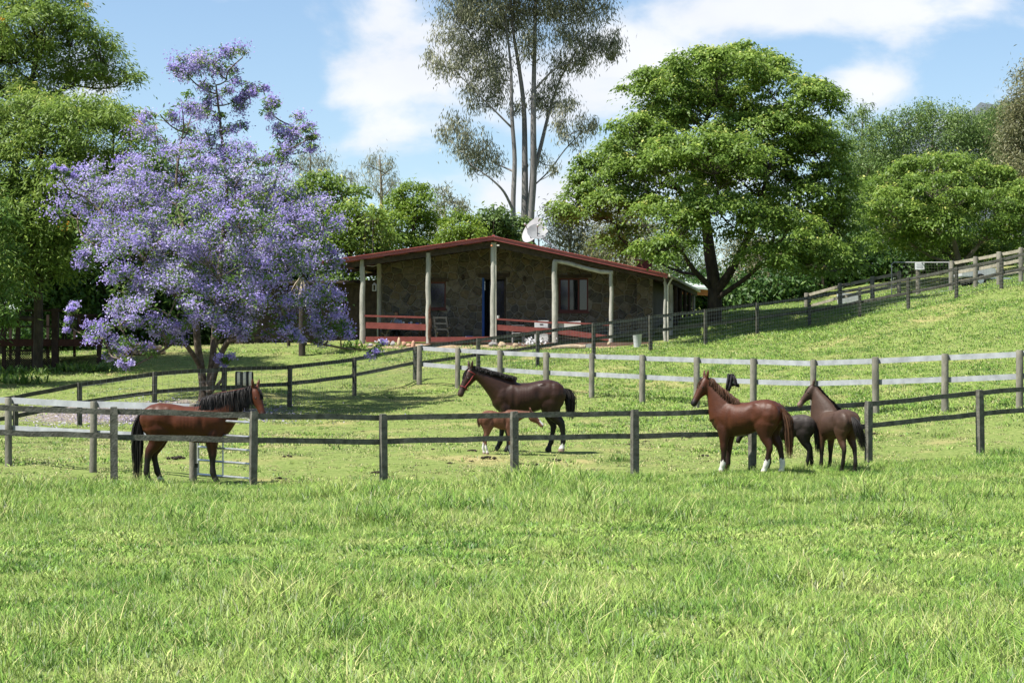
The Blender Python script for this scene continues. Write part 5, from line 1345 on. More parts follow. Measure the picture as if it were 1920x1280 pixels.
# ------------------------------------------------------------------ left timber deck
def ground_px(px, py, d0=12.0, d1=100.0):
    """where the view ray through a pixel meets the ground"""
    r = ray(px, py); D = d0
    while D < d1:
        p = at(px, py, D)
        if p.z <= gz(p.x, p.y): break
        D += .25
    return Vector((p.x, p.y, gz(p.x, p.y))), D
m_deckdark = material('stained_deck_timber', (.020, .012, .009), .8, (.050, .030, .022), 5, 4, .2)
m_deckred = material('red_stained_joist', (.040, .014, .010), .8, (.065, .024, .018), 5, 4, .2)
DK = 82.0; do = ground(60, DK); dock = thing('timber_deck', 'dark raised timber deck with lattice skirt at the left edge', 'deck', tuple(do))
dp = lambda px, py, dy=0: at(px, py, DK + dy) - do
MB().bar(dp(-60, 642), dp(192, 643), .08, .26).build('joist', m_deckred, dock)
MB().bar(dp(-60, 642, 4), dp(192, 643, 4), .08, .26).build('joist', m_deckdark, dock)
for i in range(16):
    a, b = dp(-60, 636, .15 + i * .24), dp(192, 637, .15 + i * .24); a.z = dp(0, 636).z; b.z = a.z; MB().bar(a, b, .22, .035).build('deck_board', m_deckdark, dock)
for px, top, w, dy in ((8, 584, .14, .1), (34, 584, .16, .05), (64, 588, .17, .05), (104, 578, .25, .05), (186, 600, .16, .1), (90, 590, .10, 3.8), (20, 590, .1, 3.8), (140, 590, .1, 3.8)):
    t = dp(px, top, dy); gp_ = gz(t.x + do.x, t.y + do.y) - do.z - .2; MB().bar((t.x, t.y, gp_), t, w, w, up=(0, 1, 0)).build('post', m_deckdark, dock)
MB().bar(dp(-60, 582), dp(118, 582), .09, .07).build('handrail', m_deckdark, dock)
MB().bar(dp(-60, 612), dp(104, 612), .05, .06).build('rail', m_deckdark, dock)
f = MB()
for (xa, xb) in ((8, 30), (36, 58), (66, 94)):
    a, b = dp(xa, 655, -.03), dp(xb, 655, -.03); z1 = a.z; z0 = z1 - .75; w = b.x - a.x
    for dr_ in (1, -1):
        k = int((w + .75) / .085)
        for i in range(k):
            s = i * .085 - .75
            x0_, x1_ = s, s + .75; c0, c1 = max(0, x0_), min(w, x1_)
            if c1 - c0 < .03: continue
            za, zb = (c0 - x0_), (c1 - x0_); za, zb = (z0 + za, z0 + zb) if dr_ > 0 else (z1 - za, z1 - zb)
            f.bar((a.x + c0, a.y + (.006 if dr_ > 0 else -.006), za), (a.x + c1, a.y + (.006 if dr_ > 0 else -.006), zb), .010, .03, up=(0, 0, 1))
lt = f.build('lattice', m_deckdark, dock); lt['kind'] = 'stuff'
# outdoor settee on the deck
so = dp(150, 637, 1.2) + do; st_ = thing('garden_settee', 'dark garden settee on the timber deck', 'settee', (so.x, so.y, dp(0, 636).z + do.z + .02))
MB().box((0, 0, .38), (1.25, .55, .07)).build('seat', m_deckdark, st_); 
for i in range(6): MB().box((-.5 + i * .2, .27, .68), (.14, .03, .52)).build('back_slat', m_deckdark, st_)
MB().box((0, .27, .97), (1.25, .05, .08)).build('top_rail', m_deckdark, st_)
for sx in (-1, 1):
    MB().box((sx * .6, 0, .62), (.06, .55, .05)).build('armrest', m_deckdark, st_)
    for sy in (-.24, .24): MB().box((sx * .6, sy, .30), (.06, .06, .60)).build('leg', m_deckdark, st_)

# ------------------------------------------------------------------ rocks along the verandah bed, firewood
def rock_mesh(seed, r=(1, 1, 1)):
    bm = bmesh.new(); bmesh.ops.create_icosphere(bm, subdivisions=2, radius=1); q = random.Random(seed); ph = [q.uniform(0, 6) for _ in range(6)]
    for v in bm.verts:
        c = v.co; k = 1 + .16 * math.sin(c.x * 3 + ph[0]) + .14 * math.sin(c.y * 3.4 + ph[1]) + .13 * math.sin(c.z * 4 + ph[2]) + q.uniform(-.04, .04); v.co = Vector((c.x * k * r[0], c.y * k * r[1], c.z * k * r[2]))
    me = bpy.data.meshes.new('rock'); bm.to_mesh(me); bm.free(); return me
rock_m = [material('rock_tan', (.30, .22, .14), .95, (.48, .38, .26), 6, 5, .6, 20), material('rock_grey', (.17, .16, .16), .95, (.32, .31, .30), 6, 5, .6, 20), material('rock_pink', (.34, .18, .12), .95, (.50, .30, .21), 6, 5, .6, 20)]
RK = [(693, 645, 12, 8, 1, 'small tan rock at the left end of the verandah rock row, below the first post'), (711, 642, 14, 11, 0, 'large tan rock second from the left end of the verandah rock row'), (724, 642, 13, 12, 0, 'pale faceted rock left of the dark grey one in the verandah row'), (737, 643, 11, 9, 1, 'dark grey rock left of the tall upright stone'),
      (748, 639, 8, 15, 0, 'tall upright stone standing in the verandah rock row'), (758, 642, 9, 10, 2, 'orange-pink rock right of the tall upright stone'), (766, 645, 8, 8, 2, 'small brown rock among the pink ones'), (775, 644, 8, 10, 2, 'last pink rock before the rotten post'), (790, 646, 9, 6, 1, 'low grey rock at the foot of the rotten post'),
      (925, 645, 15, 9, 1, 'whitish rock at the foot of the ridge post'), (942, 644, 13, 9, 0, 'tan rock just right of the ridge post'), (967, 645, 11, 8, 0, 'brown rock between ridge post and white flowers'), (1142, 640, 7, 5, 0, 'small pale rock at the foot of the thin crooked post')]
for i, (px, py, w, h, mi, lab) in enumerate(RK):
    p = hl(px, py + 2, -.85); s = HD / F; me = rock_mesh(i, (w * s * .56, w * s * .5, h * s * .62)); me.materials.append(rock_m[mi]); me.polygons.foreach_set('use_smooth', [True] * len(me.polygons))
    wp = HM @ p; wp.z = gz(wp.x, wp.y) + h * s * .35; wp.z = max(wp.z, (HM @ p).z - .05); o = link('rock', me, None, wp); tag(o, lab, 'rock', 'rocks along the verandah bed')
bed = MB(); A_, B_ = HM @ hl(650, 652, -1.2), HM @ hl(1150, 648, -1.2)
m_soil = material('bare_earth', (.20, .14, .085), .98, (.36, .27, .17), 5, 6, .5, 16, world=True)
V_, F_ = [], []
for i in range(41):
    t = i / 40
    for j in range(5):
        u = j / 4; p = A_.lerp(B_, t) + Vector((math.sin(HROT) * -1, math.cos(HROT), 0)) * (u * 1.4 - .3 + .12 * math.sin(t * 23)); V_.append((p.x, p.y, gz(p.x, p.y) + .012))
for i in range(40):
    for j in range(4): F_.append((i * 5 + j, (i + 1) * 5 + j, (i + 1) * 5 + j + 1, i * 5 + j + 1))
o = MB().add(V_, F_).build('earth_path', m_soil, None, smooth=True); tag(o, 'strip of bare earth in front of the verandah', None, kind='structure')
# log lying on the grass, firewood heap
m_log = material('dry_log', (.24, .18, .12), .95, (.40, .32, .23), 5, 5, .5, 20)
a, b = HM @ hl(1035, 646, -1.5), HM @ hl(1098, 644, -1.5); a.z = gz(a.x, a.y) + .1; b.z = gz(b.x, b.y) + .1
tag(MB().tube([a, a.lerp(b, .4) + Vector((0, 0, .03)), b], [.12, .13, .10], 10).build('fallen_log', m_log, None, smooth=True), 'pale fallen log lying in front of the right verandah bay', 'log')
fw = [material('split_wood', (.42, .29, .19), .9, (.58, .44, .31), 6, 4, .3), m_log]
q = random.Random(4); g0_, _ = ground_px(270, 668, 60, 95)
for i in range(22):
    row = 0 if i < 9 else (1 if i < 16 else 2); k = (i, i - 9, i - 16)[row]; x = g0_.x - .85 + k * .19 + row * .12 + q.uniform(-.04, .04); y = g0_.y + .4 + q.uniform(-.12, .12); z = gz(x, y) + .09 + row * .155
    an = q.uniform(-.5, .5); d_ = Vector((math.sin(an) * .25, math.cos(an) * .25, q.uniform(-.04, .04))); r_ = q.uniform(.07, .095)
    o = MB().tube([Vector((x, y, z)) - d_, Vector((x, y, z)) + d_], [r_, r_ * .95], 7).build('firewood_log', fw[i % 2], None); tag(o, 'cut log in the firewood heap under the jacaranda', 'log', 'firewood heap under the jacaranda')

# ------------------------------------------------------------------ verandah things (house frame)
def hthing(name, label, cat, p, rz=0.0, group=None): return thing(name, label, cat, tuple(HM @ Vector(p)), HROT + rz, group)
m_white = material('white_paint', (.42, .42, .41), .5, (.50, .50, .49), 4)
m_plastic = material('white_plastic', (.44, .45, .46), .45, (.52, .53, .54), 3)
m_cane = material('pale_chair_timber', (.26, .21, .15), .7, (.38, .32, .24), 6)
m_canvas = material('olive_chair_fabric', (.06, .055, .04), .9, (.11, .10, .075), 8)
m_bluep = material('blue_plastic', (.02, .10, .42), .4, (.03, .13, .50), 4)
# dining table with cups
p = hl(752, 600, 1.2); tb = hthing('verandah_table', 'dark table set with cups in the left verandah bay', 'table', (p.x, 1.25, 0)); MB().box((0, 0, .74), (1.9, .85, .045)).build('tabletop', m_brown, tb)
for sx in (-.85, .85):
    for sy in (-.35, .35): MB().box((sx, sy, .36), (.07, .07, .715)).build('leg', m_brown, tb)
for i, (px, lab, mat_, r_, h_) in enumerate(((757, 'white mug on the verandah table, left of the striped one', m_white, .045, .15), (767, 'small blue cup between the two white mugs', m_bluep, .03, .10), (771, 'pale mug right of the small blue cup', m_white, .055, .15), (782, 'blue-white bowl at the right end of the verandah table', m_bluep, .07, .09), (789, 'small glass at the right edge of the verandah table', m_white, .03, .09))):
    q_ = hl(px, 592, 1.05); o = MB().lathe(HM @ Vector((q_.x, 1.05, .765)), [(r_ * .8, 0), (r_, h_ * .5), (r_, h_), (r_ * .9, h_), (r_ * .85, h_ * .2)], 12).build('mug', mat_, None, smooth=True); tag(o, lab, 'mug', 'cups on the verandah table')
# folding chairs
def chair(px, ly, rz, label):
    p = hl(px, 610, ly); c = hthing('folding_chair', label, 'chair', (p.x, ly, 0), rz, 'verandah chairs')
    for sx in (-.26, .26):
        MB().bar((sx, -.28, .02), (sx, .34, 1.12), .045, .06, up=(1, 0, 0)).build('back_leg', m_cane, c); MB().bar((sx * .9, .3, .02), (sx * .9, -.26, .46), .04, .05, up=(1, 0, 0)).build('front_leg', m_cane, c); MB().box((sx, -.02, .66), (.06, .5, .035)).build('armrest', m_cane, c)
    MB().box((0, -.03, .45), (.5, .45, .03)).build('seat', m_canvas, c)
    for i in range(5):
        t = .52 + i * .11; y = -.28 + .62 * t; MB().box((0, y, .02 + 1.1 * t), (.47, .02, .085), Matrix.Rotation(-.5, 3, 'X')).build('back_slat', m_canvas if i % 2 else m_cane, c)
chair(828, 1.3, R(25), 'slatted folding chair behind the rotten post'); chair(726, 1.5, R(-70), 'pale folding chair at the left end of the verandah table')
# seated person
def person():
    p = hl(743, 600, 1.9); root = hthing('person', 'person in pale blue top seated at the verandah table', 'person', (p.x, 1.95, 0), 0)
    L = Loft(); Zs = lambda z: z
    L.sections([((0, 0, z), (1, 0, 0), (0, 1, 0), w, d_, d_) for z, w, d_ in ((.44, .17, .12), (.55, .18, .12), (.72, .15, .10), (.88, .18, .11), (.98, .19, .10), (1.03, .10, .07), (1.08, .055, .055), (1.14, .055, .06))], 16)
    L.sections([((0, -.02, z), (1, 0, 0), (0, 1, 0), w, d_, d_) for z, w, d_ in ((1.11, .045, .05), (1.15, .068, .08), (1.22, .078, .10), (1.29, .078, .10), (1.335, .05, .06), (1.345, .02, .02))], 16)
    L.ball((0, -.13, 1.215), (.014, .02, .02))
    for s in (-1, 1):
        L.limb([(s * .17, 0, .99, .055, .055), (s * .23, -.06, .85, .045, .045), (s * .24, -.12, .76, .04, .04), (s * .18, -.28, .80, .034, .034), (s * .12, -.40, .82, .026, .022)], 10)
        for k in range(4): L.limb([(s * .12 + (k - 1.5) * .018, -.40, .82, .009, .009), (s * .12 + (k - 1.5) * .02, -.445, .818, .009, .009), (s * .12 + (k - 1.5) * .02, -.475 + abs(k - 1.2) * .006, .808, .008, .008)], 6)
        L.limb([(s * .12 - s * .03, -.39, .82, .010, .010), (s * .12 - s * .065, -.42, .82, .009, .009)], 6)
        L.limb([(s * .09, 0, .5, .085, .085), (s * .11, -.25, .51, .075, .075), (s * .11, -.44, .50, .06, .06), (s * .11, -.46, .30, .052, .05), (s * .11, -.45, .09, .038, .04), (s * .11, -.50, .05, .045, .035), (s * .11, -.62, .035, .042, .03)], 12)
    me = L.remesh('body', .011, 3); co = np.empty(len(me.vertices) * 3, np.float32); me.vertices.foreach_get('co', co); co = co.reshape(-1, 3); c = np.tile(np.array((.30, .36, .46)), (len(co), 1))
    c[co[:, 2] < .56] = (.03, .035, .05); c[(co[:, 2] > 1.04)] = (.30, .17, .11); c[(co[:, 1] < -.2) & (co[:, 2] > .72)] = (.30, .17, .11); c[co[:, 2] < .09] = (.02, .02, .02)
    a_ = me.color_attributes.new('coat', 'FLOAT_COLOR', 'POINT'); a_.data.foreach_set('color', np.c_[c, np.ones(len(c))].astype(np.float32).ravel()); me.materials.append(horse_coat('person_surface', .75, .25)); link('body', me, root)
    hr = MB(); hr.lathe((0, .012, 1.26), [(.088, -.06), (.094, 0), (.088, .05), (.06, .09), (.02, .105)], 14); hr.build('hair', material('dark_hair', (.012, .009, .008), .6), root, smooth=True)
    # stool
    st = hthing('stool', 'dark stool under the seated person', 'stool', (p.x, 1.95, 0)); MB().box((0, 0, .41), (.4, .36, .035)).build('seat', m_brown, st)
    for sx in (-.16, .16):
        for sy in (-.14, .14): MB().box((sx, sy, .197), (.04, .04, .39)).build('leg', m_brown, st)
person()
# lantern
p = hl(702, 538, .9); ln_ = hthing('lantern', 'white lantern hanging in the dark left bay of the verandah', 'lantern', (p.x, .9, p.z - .17)); MB().box((0, 0, .02), (.16, .16, .03)).build('base', m_white, ln_)
for sx in (-.065, .065):
    for sy in (-.065, .065): MB().box((sx, sy, .14), (.018, .018, .21)).build('corner_bar', m_white, ln_)
MB().lathe((0, 0, .245), [(.12, 0), (.07, .05), (.025, .09), (.012, .10)], 4).build('cap', m_white, ln_); MB().tube([(0, 0, .34), (0, 0, roof_z(p.x) - p.z + .0)], .005, 5).build('hanging_wire', m_brown, ln_)
# blue bucket, cup on rail, white cabinet, small table, leaning board, bin
p = hl(880, 627, .5); bk = hthing('bucket', 'blue bucket on the verandah floor left of the door', 'bucket', (p.x, .5, 0)); MB().lathe((0, 0, .0), [(.10, .0), (.15, .27), (.16, .28), (.145, .275), (.095, .02)], 16).build('pail', m_bluep, bk, smooth=True); MB().tube([(-.15, 0, .26), (-.12, -.06, .2), (0, -.16, .17), (.12, -.06, .2), (.15, 0, .26)], .006, 5).build('handle', m_galv, bk, smooth=True)
p = hl(934, 596, -.02); o = MB().lathe(HM @ (p + Vector((0, 0, -.03))), [(.05, 0), (.055, .12), (.05, .125), (.045, .03)], 12).build('mug', m_white, None, smooth=True); tag(o, 'white mug on the red handrail right of the ridge post', 'mug')
p = hl(1017, 612, .8); cb = hthing('drawer_cabinet', 'white drawer cabinet left of the thick log post', 'cabinet', (p.x, .8, 0)); MB().box((0, 0, .45), (.58, .45, .90)).build('carcass', m_white, cb)
for k in range(3):
    dd = MB().box((0, -.235, .75 - k * .28), (.52, .02, .25)).build('drawer', m_plastic, cb); MB().box((0, -.252, .75 - k * .28), (.14, .015, .03)).build('handle', m_brown, dd)
p = hl(972, 610, 1.0); ft = hthing('wire_table', 'small white frame table left of the drawer cabinet', 'table', (p.x, 1.0, 0)); MB().box((0, 0, .72), (.50, .42, .03)).build('tabletop', m_white, ft); MB().box((0, 0, .40), (.46, .38, .02)).build('shelf', m_white, ft)
for sx in (-.22, .22):
    for sy in (-.18, .18): MB().tube([(sx, sy, .0), (sx, sy, .705)], .018, 6).build('leg', m_white, ft, smooth=True)
p = hl(977, 596, 1.0); o = MB().lathe(HM @ Vector((p.x, 1.0, .735)), [(.07, 0), (.11, .04), (.12, .14), (.07, .2), (.03, .23)], 12).build('kettle', m_glass, None, smooth=True); tag(o, 'dark kettle on the small white frame table', 'kettle')
p = hl(1068, 609, .12); bd = hthing('leaning_board', 'whitish board leaning on the rail right of the thick log post', 'board', (p.x, .12, p.z)); MB().box((0, 0, 0), (.92, .03, .26), Matrix.Rotation(R(-3), 3, 'Y')).build('panel', m_white, bd); MB().box((0, .03, -.42), (.7, .05, .66)).build('stand', m_brown, bd)
p = HM @ hl(1195, 640, -1.2); p.z = gz(p.x, p.y); bn = thing('plastic_tub', 'white plastic tub on the grass right of the verandah', 'tub', tuple(p)); MB().lathe((0, 0, 0), [(.14, 0), (.18, .50), (.19, .52), (.17, .51), (.13, .03)], 16).build('tub_shell', m_plastic, bn, smooth=True); MB().lathe((0, 0, .52), [(.20, 0), (.20, .03), (.05, .05)], 16).build('lid', m_plastic, bn, smooth=True)
p = HM @ hl(1083, 641, -1.0); p.z = gz(p.x, p.y) + .03; sh = []
tag(MB().add([(p.x + x, p.y + y, p.z + z) for x, y, z in ((-.75, -.25, .02), (-.1, -.32, .10), (.55, -.2, .16), (.5, .25, .10), (-.2, .3, .14), (-.7, .2, .05), (-.75, -.25, -.03), (-.1, -.32, -.03), (.55, -.2, -.03), (.5, .25, -.03), (-.2, .3, -.03), (-.7, .2, -.03))], [(0, 1, 4, 5), (1, 2, 3, 4), (0, 6, 7, 1), (1, 7, 8, 2), (2, 8, 9, 3), (3, 9, 10, 4), (4, 10, 11, 5), (5, 11, 6, 0), (6, 11, 10, 7), (7, 10, 9, 8)]).build('folded_tarp', m_white, None), 'crumpled white sheet on the ground under the right verandah rail', 'sheet')
# white box by the left end of the house
p = HM @ hl(557, 563, -.8); ac = thing('white_box', 'white metal box under the right side of the jacaranda', 'box', (p.x, p.y, gz(p.x, p.y)), HROT); h = p.z - ac.location.z; MB().box((0, 0, h), (.85, .35, .50)).build('casing', m_white, ac); MB().lathe((-.15, -.18, h), [(.17, 0), (.17, .012), (.05, .02)], 16, Matrix.Rotation(R(90), 3, 'X')).build('fan_grille', m_glass, ac)
for sx in (-.35, .35): MB().box((sx, 0, (h - .26) / 2), (.06, .3, h - .26)).build('leg', m_brown, ac)

# ------------------------------------------------------------------ roof fittings
m_dish = material('grey_dish', (.17, .178, .187), .55, (.215, .222, .23), 3); m_dish2 = material('white_dish', (.25, .25, .258), .55, (.30, .30, .307), 3)
def dish(label, px, py, ly, r_, nrm, mat, foot_px):
    c = hl(px, py, ly); b = Vector((c.x + .05, ly, roof_z(c.x + .05) - .03)); root = hthing('satellite_dish', label, 'dish', b); M_ = Vector(nrm).normalized().to_track_quat('Z', 'Y').to_matrix(); cc = c - b
    MB().lathe(cc, [(.001, -.25 * r_), (.35 * r_, -.22 * r_), (.7 * r_, -.13 * r_), (r_, 0), (r_ * 1.02, .01), (.7 * r_, -.10 * r_), (.35 * r_, -.19 * r_), (.001, -.22 * r_)], 28, M_).build('reflector', mat, root, smooth=True)
    MB().tube([(0, 0, 0), (0, 0, cc.z * .55), cc - M_ @ Vector((0, 0, .24 * r_))], .028, 8).build('mast', m_brown, root, smooth=True)
    f_ = cc + M_ @ Vector((0, 0, r_ * .75)); lo_ = cc - Vector((0, 0, r_ * .85)) + M_ @ Vector((0, 0, .05)); MB().tube([lo_, f_], .015, 6).build('feed_arm', m_brown, root, smooth=True); MB().lathe(f_, [(.03, -.06), (.045, 0), (.03, .06)], 10, M_).build('feed_horn', m_white, root, smooth=True)
    MB().tube([cc - M_ @ Vector((0, 0, .2 * r_)), (1.05, 0, roof_z(c.x + 1.1) - b.z)], .02, 6).build('stay', m_galv, root, smooth=True)
dish('large white satellite dish at the back on the red roof', 999, 431, 3.3, .60, (-.55, -.62, .45), m_dish2, 0)
dish('grey satellite dish in front of the white one on the roof', 1008, 434, 2.5, .43, (.12, -.72, .62), m_dish, 0)
for px, y0_, y1_, ly, lab in ((683, 500, 418, -.1, 'thin whip aerial above the leftmost lit verandah post'), (924, 452, 412, -.3, 'short whip aerial at the peak of the gable')):
    a, b = HM @ hl(px, y0_, ly), HM @ hl(px + 2, y1_, ly); tag(MB().tube([a, a.lerp(b, .5), b], [.014, .010, .005], 6).build('aerial', m_brown, None, smooth=True), lab, 'aerial')
a = HM @ hl(699, 480, 2.0); a.z = (HM @ Vector((0, 0, roof_z(hl(699, 480, 2).x)))).z; b = HM @ hl(699, 410, 2.0); tv = thing('tv_antenna', 'television antenna on a mast above the left roof slope', 'antenna', tuple(a)); MB().tube([(0, 0, -.05), b - a], .014, 6).build('mast', m_brown, tv, smooth=True)
t_ = b - a; MB().tube([t_ + Vector((-.35, 0, -.1)), t_ + Vector((.25, 0, -.1))], .01, 6).build('boom', m_brown, tv)
for k in range(6): x = -.33 + k * .11; MB().tube([t_ + Vector((x, -.12, -.1 - .28 + k * .03)), t_ + Vector((x, .12, -.1 + .28 - k * .03))], .006, 5).build('element', m_brown, tv)

# ------------------------------------------------------------------ things on the fences
p = at(458, 707, 65.72); rl = thing('striped_blanket', 'black and white striped blanket roll on the fence beside the jacaranda', 'blanket', tuple(p))
m_str = bpy.data.materials.new('striped_wool'); m_str.use_nodes = True
n, l = m_str.node_tree.nodes, m_str.node_tree.links; tc = n.new('ShaderNodeTexCoord'); sx_ = n.new('ShaderNodeSeparateXYZ'); l.new(tc.outputs['Object'], sx_.inputs[0]); mu = n.new('ShaderNodeMath'); mu.operation = 'MULTIPLY_ADD'; l.new(sx_.outputs[0], mu.inputs[0]); mu.inputs[1].default_value = 5.6; mu.inputs[2].default_value = 10.15
fr_ = n.new('ShaderNodeMath'); fr_.operation = 'FRACT'; l.new(mu.outputs[0], fr_.inputs[0]); gt_ = n.new('ShaderNodeMath'); gt_.operation = 'GREATER_THAN'; l.new(fr_.outputs[0], gt_.inputs[0]); gt_.inputs[1].default_value = .5
mx = n.new('ShaderNodeMix'); mx.data_type = 'RGBA'; l.new(gt_.outputs[0], mx.inputs['Factor']); mx.inputs['A'].default_value = (.62, .58, .48, 1); mx.inputs['B'].default_value = (.02, .02, .022, 1); l.new(mx.outputs['Result'], n['Principled BSDF'].inputs['Base Color']); n['Principled BSDF'].inputs['Roughness'].default_value = .95
V_, F_ = [], []; prof = [(-.10, -.26), (-.115, -.05), (-.12, .08), (-.09, .15), (0, .175), (.09, .15), (.12, .08), (.115, -.05), (.10, -.2)]
for i in range(13):
    x = -.27 + .54 * i / 12
    for (y, z) in prof: V_.append((x, y + .012 * math.sin(i * 1.3 + z * 9), z + .010 * math.sin(i * .9 + y * 20)))
np_ = len(prof)
for i in range(12):
    for j in range(np_ - 1): F_.append((i * np_ + j, (i + 1) * np_ + j, (i + 1) * np_ + j + 1, i * np_ + j + 1))
cl = MB().add(V_, F_).build('woven_cloth', m_str, rl, smooth=True); sf = cl.modifiers.new('thick', 'SOLIDIFY'); sf.thickness = .02
p = at(1370, 708, 62.8); bl = thing('dark_garment', 'black garment hung over the long white fence', 'garment', tuple(p)); m_black = material('black_cloth', (.010, .009, .011), .9, (.022, .018, .022), 8, 4, .2)
def cloth(pts, w, off):
    V_, F_ = [], []
    for i, (y, z, x0, x1) in enumerate(pts):
        for j in range(7):
            t = j / 6; V_.append((x0 + (x1 - x0) * t, y + .025 * math.sin(j * 1.9 + i * .7), z + .012 * math.sin(j * 2.2)))
    for i in range(len(pts) - 1):
        for j in range(6): F_.append((i * 7 + j, i * 7 + j + 1, (i + 1) * 7 + j + 1, (i + 1) * 7 + j))
    o = MB().add(V_, F_).build(off, m_black, bl, smooth=True); o.modifiers.new('thick', 'SOLIDIFY').thickness = .018
cloth([(.16, -.25, -.02, .22), (.15, -.05, -.06, .16), (.10, .09, -.08, .12), (.04, .10, -.09, .11), (-.03, -.02, -.10, .07), (-.05, -.22, -.15, .04), (-.06, -.40, -.17, -.03)], 0, 'cloth_body')
cloth([(-.02, .06, .05, .12), (-.07, -.06, .08, .17), (-.09, -.18, .10, .22), (-.09, -.27, .16, .24)], 0, 'sleeve')

# ------------------------------------------------------------------ dung heaps in the paddock
m_dung = material('horse_dung', (.016, .012, .009), .98, (.045, .034, .024), 14, 5, .6, 30)
dm = []
for i in range(5):
    q = random.Random(60 + i); bm = bmesh.new()
    for k in range(12):
        a_, rr_ = q.uniform(0, 6.28), q.uniform(0, .16) ; s_ = q.uniform(.03, .055); bmesh.ops.create_icosphere(bm, subdivisions=1, radius=s_, matrix=Matrix.Translation((rr_ * math.cos(a_) * 1.3, rr_ * math.sin(a_), max(.02, .075 - rr_ * .35))))
    me = bpy.data.meshes.new('dung_heap'); bm.to_mesh(me); bm.free(); me.materials.append(m_dung); dm.append(me)
for i, (px, py, s) in enumerate(((915, 863, 1.25), (979, 872, .7), (1004, 872, .9), (1040, 865, 1.0), (844, 870, .6), (882, 868, .6), (707, 887, .9), (722, 890, .6), (781, 874, .4), (540, 857, .8), (526, 898, .9), (886, 846, .9), (812, 843, .5), (333, 862, 1.3), (436, 825, .9), (1211, 829, .7), (1180, 834, .6), (1290, 822, 1.0), (1320, 856, .9), (1640, 815, .8), (1690, 819, .6), (1720, 815, .6), (1770, 787, 1.0), (1560, 785, .7), (680, 810, .5), (620, 836, .6), (1030, 735, .6), (1260, 838, .5))):
    g, D_ = ground_px(px, py, 30, 75); o = link('dung_heap', dm[i % 5], None, g + Vector((0, 0, .0))); o.scale = (s * .8, s * .8, s * .5); o.rotation_euler = (0, 0, i * 1.7); tag(o, 'dark heap of horse dung on the grazed paddock grass', 'dung', 'dung heaps in the paddock')

# ------------------------------------------------------------------ fallen petals under the jacaranda
k = 4200; px_ = rng.normal(300, 130, k); D_ = 63.2 + np.abs(rng.normal(0, 2.6, k)); x = (px_ - 960) / F * D_; y = D_ + rng.uniform(-2.2, 1.0, k); z = gz_arr(x, y) + .022 + rng.uniform(0, .02, k)
c = np.c_[x, y, z]; ax = rng.normal(size=(k, 3)); ax[:, 2] *= .2; nn = rng.normal(size=(k, 3)) * .3 + (0, 0, 1)
M_petal = leaf_material('fallen_petal', [(0, (.26, .23, .36)), (.6, (.38, .35, .46)), (1, (.50, .47, .52))], .2, .7)
o = link('fallen_petals', leaves_mesh('fallen_petals', c, ax, nn, .075 * rng.uniform(.7, 1.3, k), .05, rng.random(k), M_petal)); tag(o, 'fallen lilac petals on the ground under the jacaranda', 'petals', kind='stuff')

# ------------------------------------------------------------------ plants by the verandah
def plant(label, px, D, n_, L_, W_, mat, seed, flowers=None, name='garden_plant', spread=.5, dz=0):
    g = ground(px, D); r = np.random.default_rng(seed); root = thing(name, label, 'plant', tuple(g)); V_, F_ = [], []
    for i in range(n_):
        a_ = r.uniform(0, 6.283); ln = L_ * r.uniform(.6, 1.15); el = r.uniform(.35, 1.35); d_ = np.array((math.cos(a_) * math.cos(el), math.sin(a_) * math.cos(el))); b_ = r.normal(0, spread * .25, 2); sv = np.array((-math.sin(a_), math.cos(a_))); o = len(V_)
        for t, q in ((0, .6), (.35, 1), (.7, .8), (1, .08)):
            cx, cy = b_ + d_ * ln * t; cz = ln * (math.sin(el) * t - .45 * t * t) ; V_ += [(cx - sv[0] * W_ * q / 2, cy - sv[1] * W_ * q / 2, cz + dz), (cx + sv[0] * W_ * q / 2, cy + sv[1] * W_ * q / 2, cz + dz)]
        F_ += [(o + 2 * j, o + 2 * j + 1, o + 2 * j + 3, o + 2 * j + 2) for j in range(3)]
    me = MB().add(V_, F_).mesh('leaves', mat, True); a2 = me.attributes.new('rnd', 'FLOAT', 'POINT'); a2.data.foreach_set('value', np.repeat(r.random(n_), 8).astype(np.float32)); link('leaves', me, root)['kind'] = 'stuff'
    if flowers:
        k = flowers[0]; c = np.c_[r.normal(0, spread * .5, k), r.normal(0, spread * .4, k), dz + L_ * r.uniform(.35, .95, k)]; link('flowers', leaves_mesh('flowers', c, r.normal(size=(k, 3)), r.normal(size=(k, 3)) + (0, -.5, .6), .10, .085, r.random(k), flowers[1]), root)['kind'] = 'stuff'
    return root
M_whitefl = leaf_material('white_petal', [(0, (.62, .60, .66)), (1, (.80, .79, .80))], .3)
plant('leafy green plant at the foot of the leftmost lit verandah post', 662, 85.4, 130, .75, .07, L_fern, 1, spread=.9)
plant('plant with white flowers in front of the drawer cabinet', 1004, 85.0, 70, .5, .04, L_mid, 2, (120, M_whitefl), spread=.55)
plant('thin white-flowered plant among the verandah rocks', 709, 85.2, 30, .45, .03, L_mid, 3, (26, M_whitefl), spread=.2)
for i, (px, D_, lab) in enumerate(((28, 80, 'weedy clump in front of the left lattice panel'), (75, 79.5, 'weedy clump in front of the middle lattice panel'), (130, 80.5, 'leafy clump below the right part of the deck'), (190, 80, 'leafy clump left of the firewood heap'), (0, 77, 'weedy clump at the left picture edge below the deck'), (50, 76, 'weedy clump on the bank left of the jacaranda'))):
    plant(lab, px, D_, 110, .7, .07, L_fern, 10 + i, spread=1.4)
for i, (px, D_, lab) in enumerate(((1160, 44.5, 'tuft of longer grass in the grazed paddock left of the right horses'), (1760, 50.5, 'grass tuft in the paddock right of the horses'))):
    plant(lab, px, D_, 160, .22, .012, g_tall, 30 + i, spread=.9, name='grass_tuft')
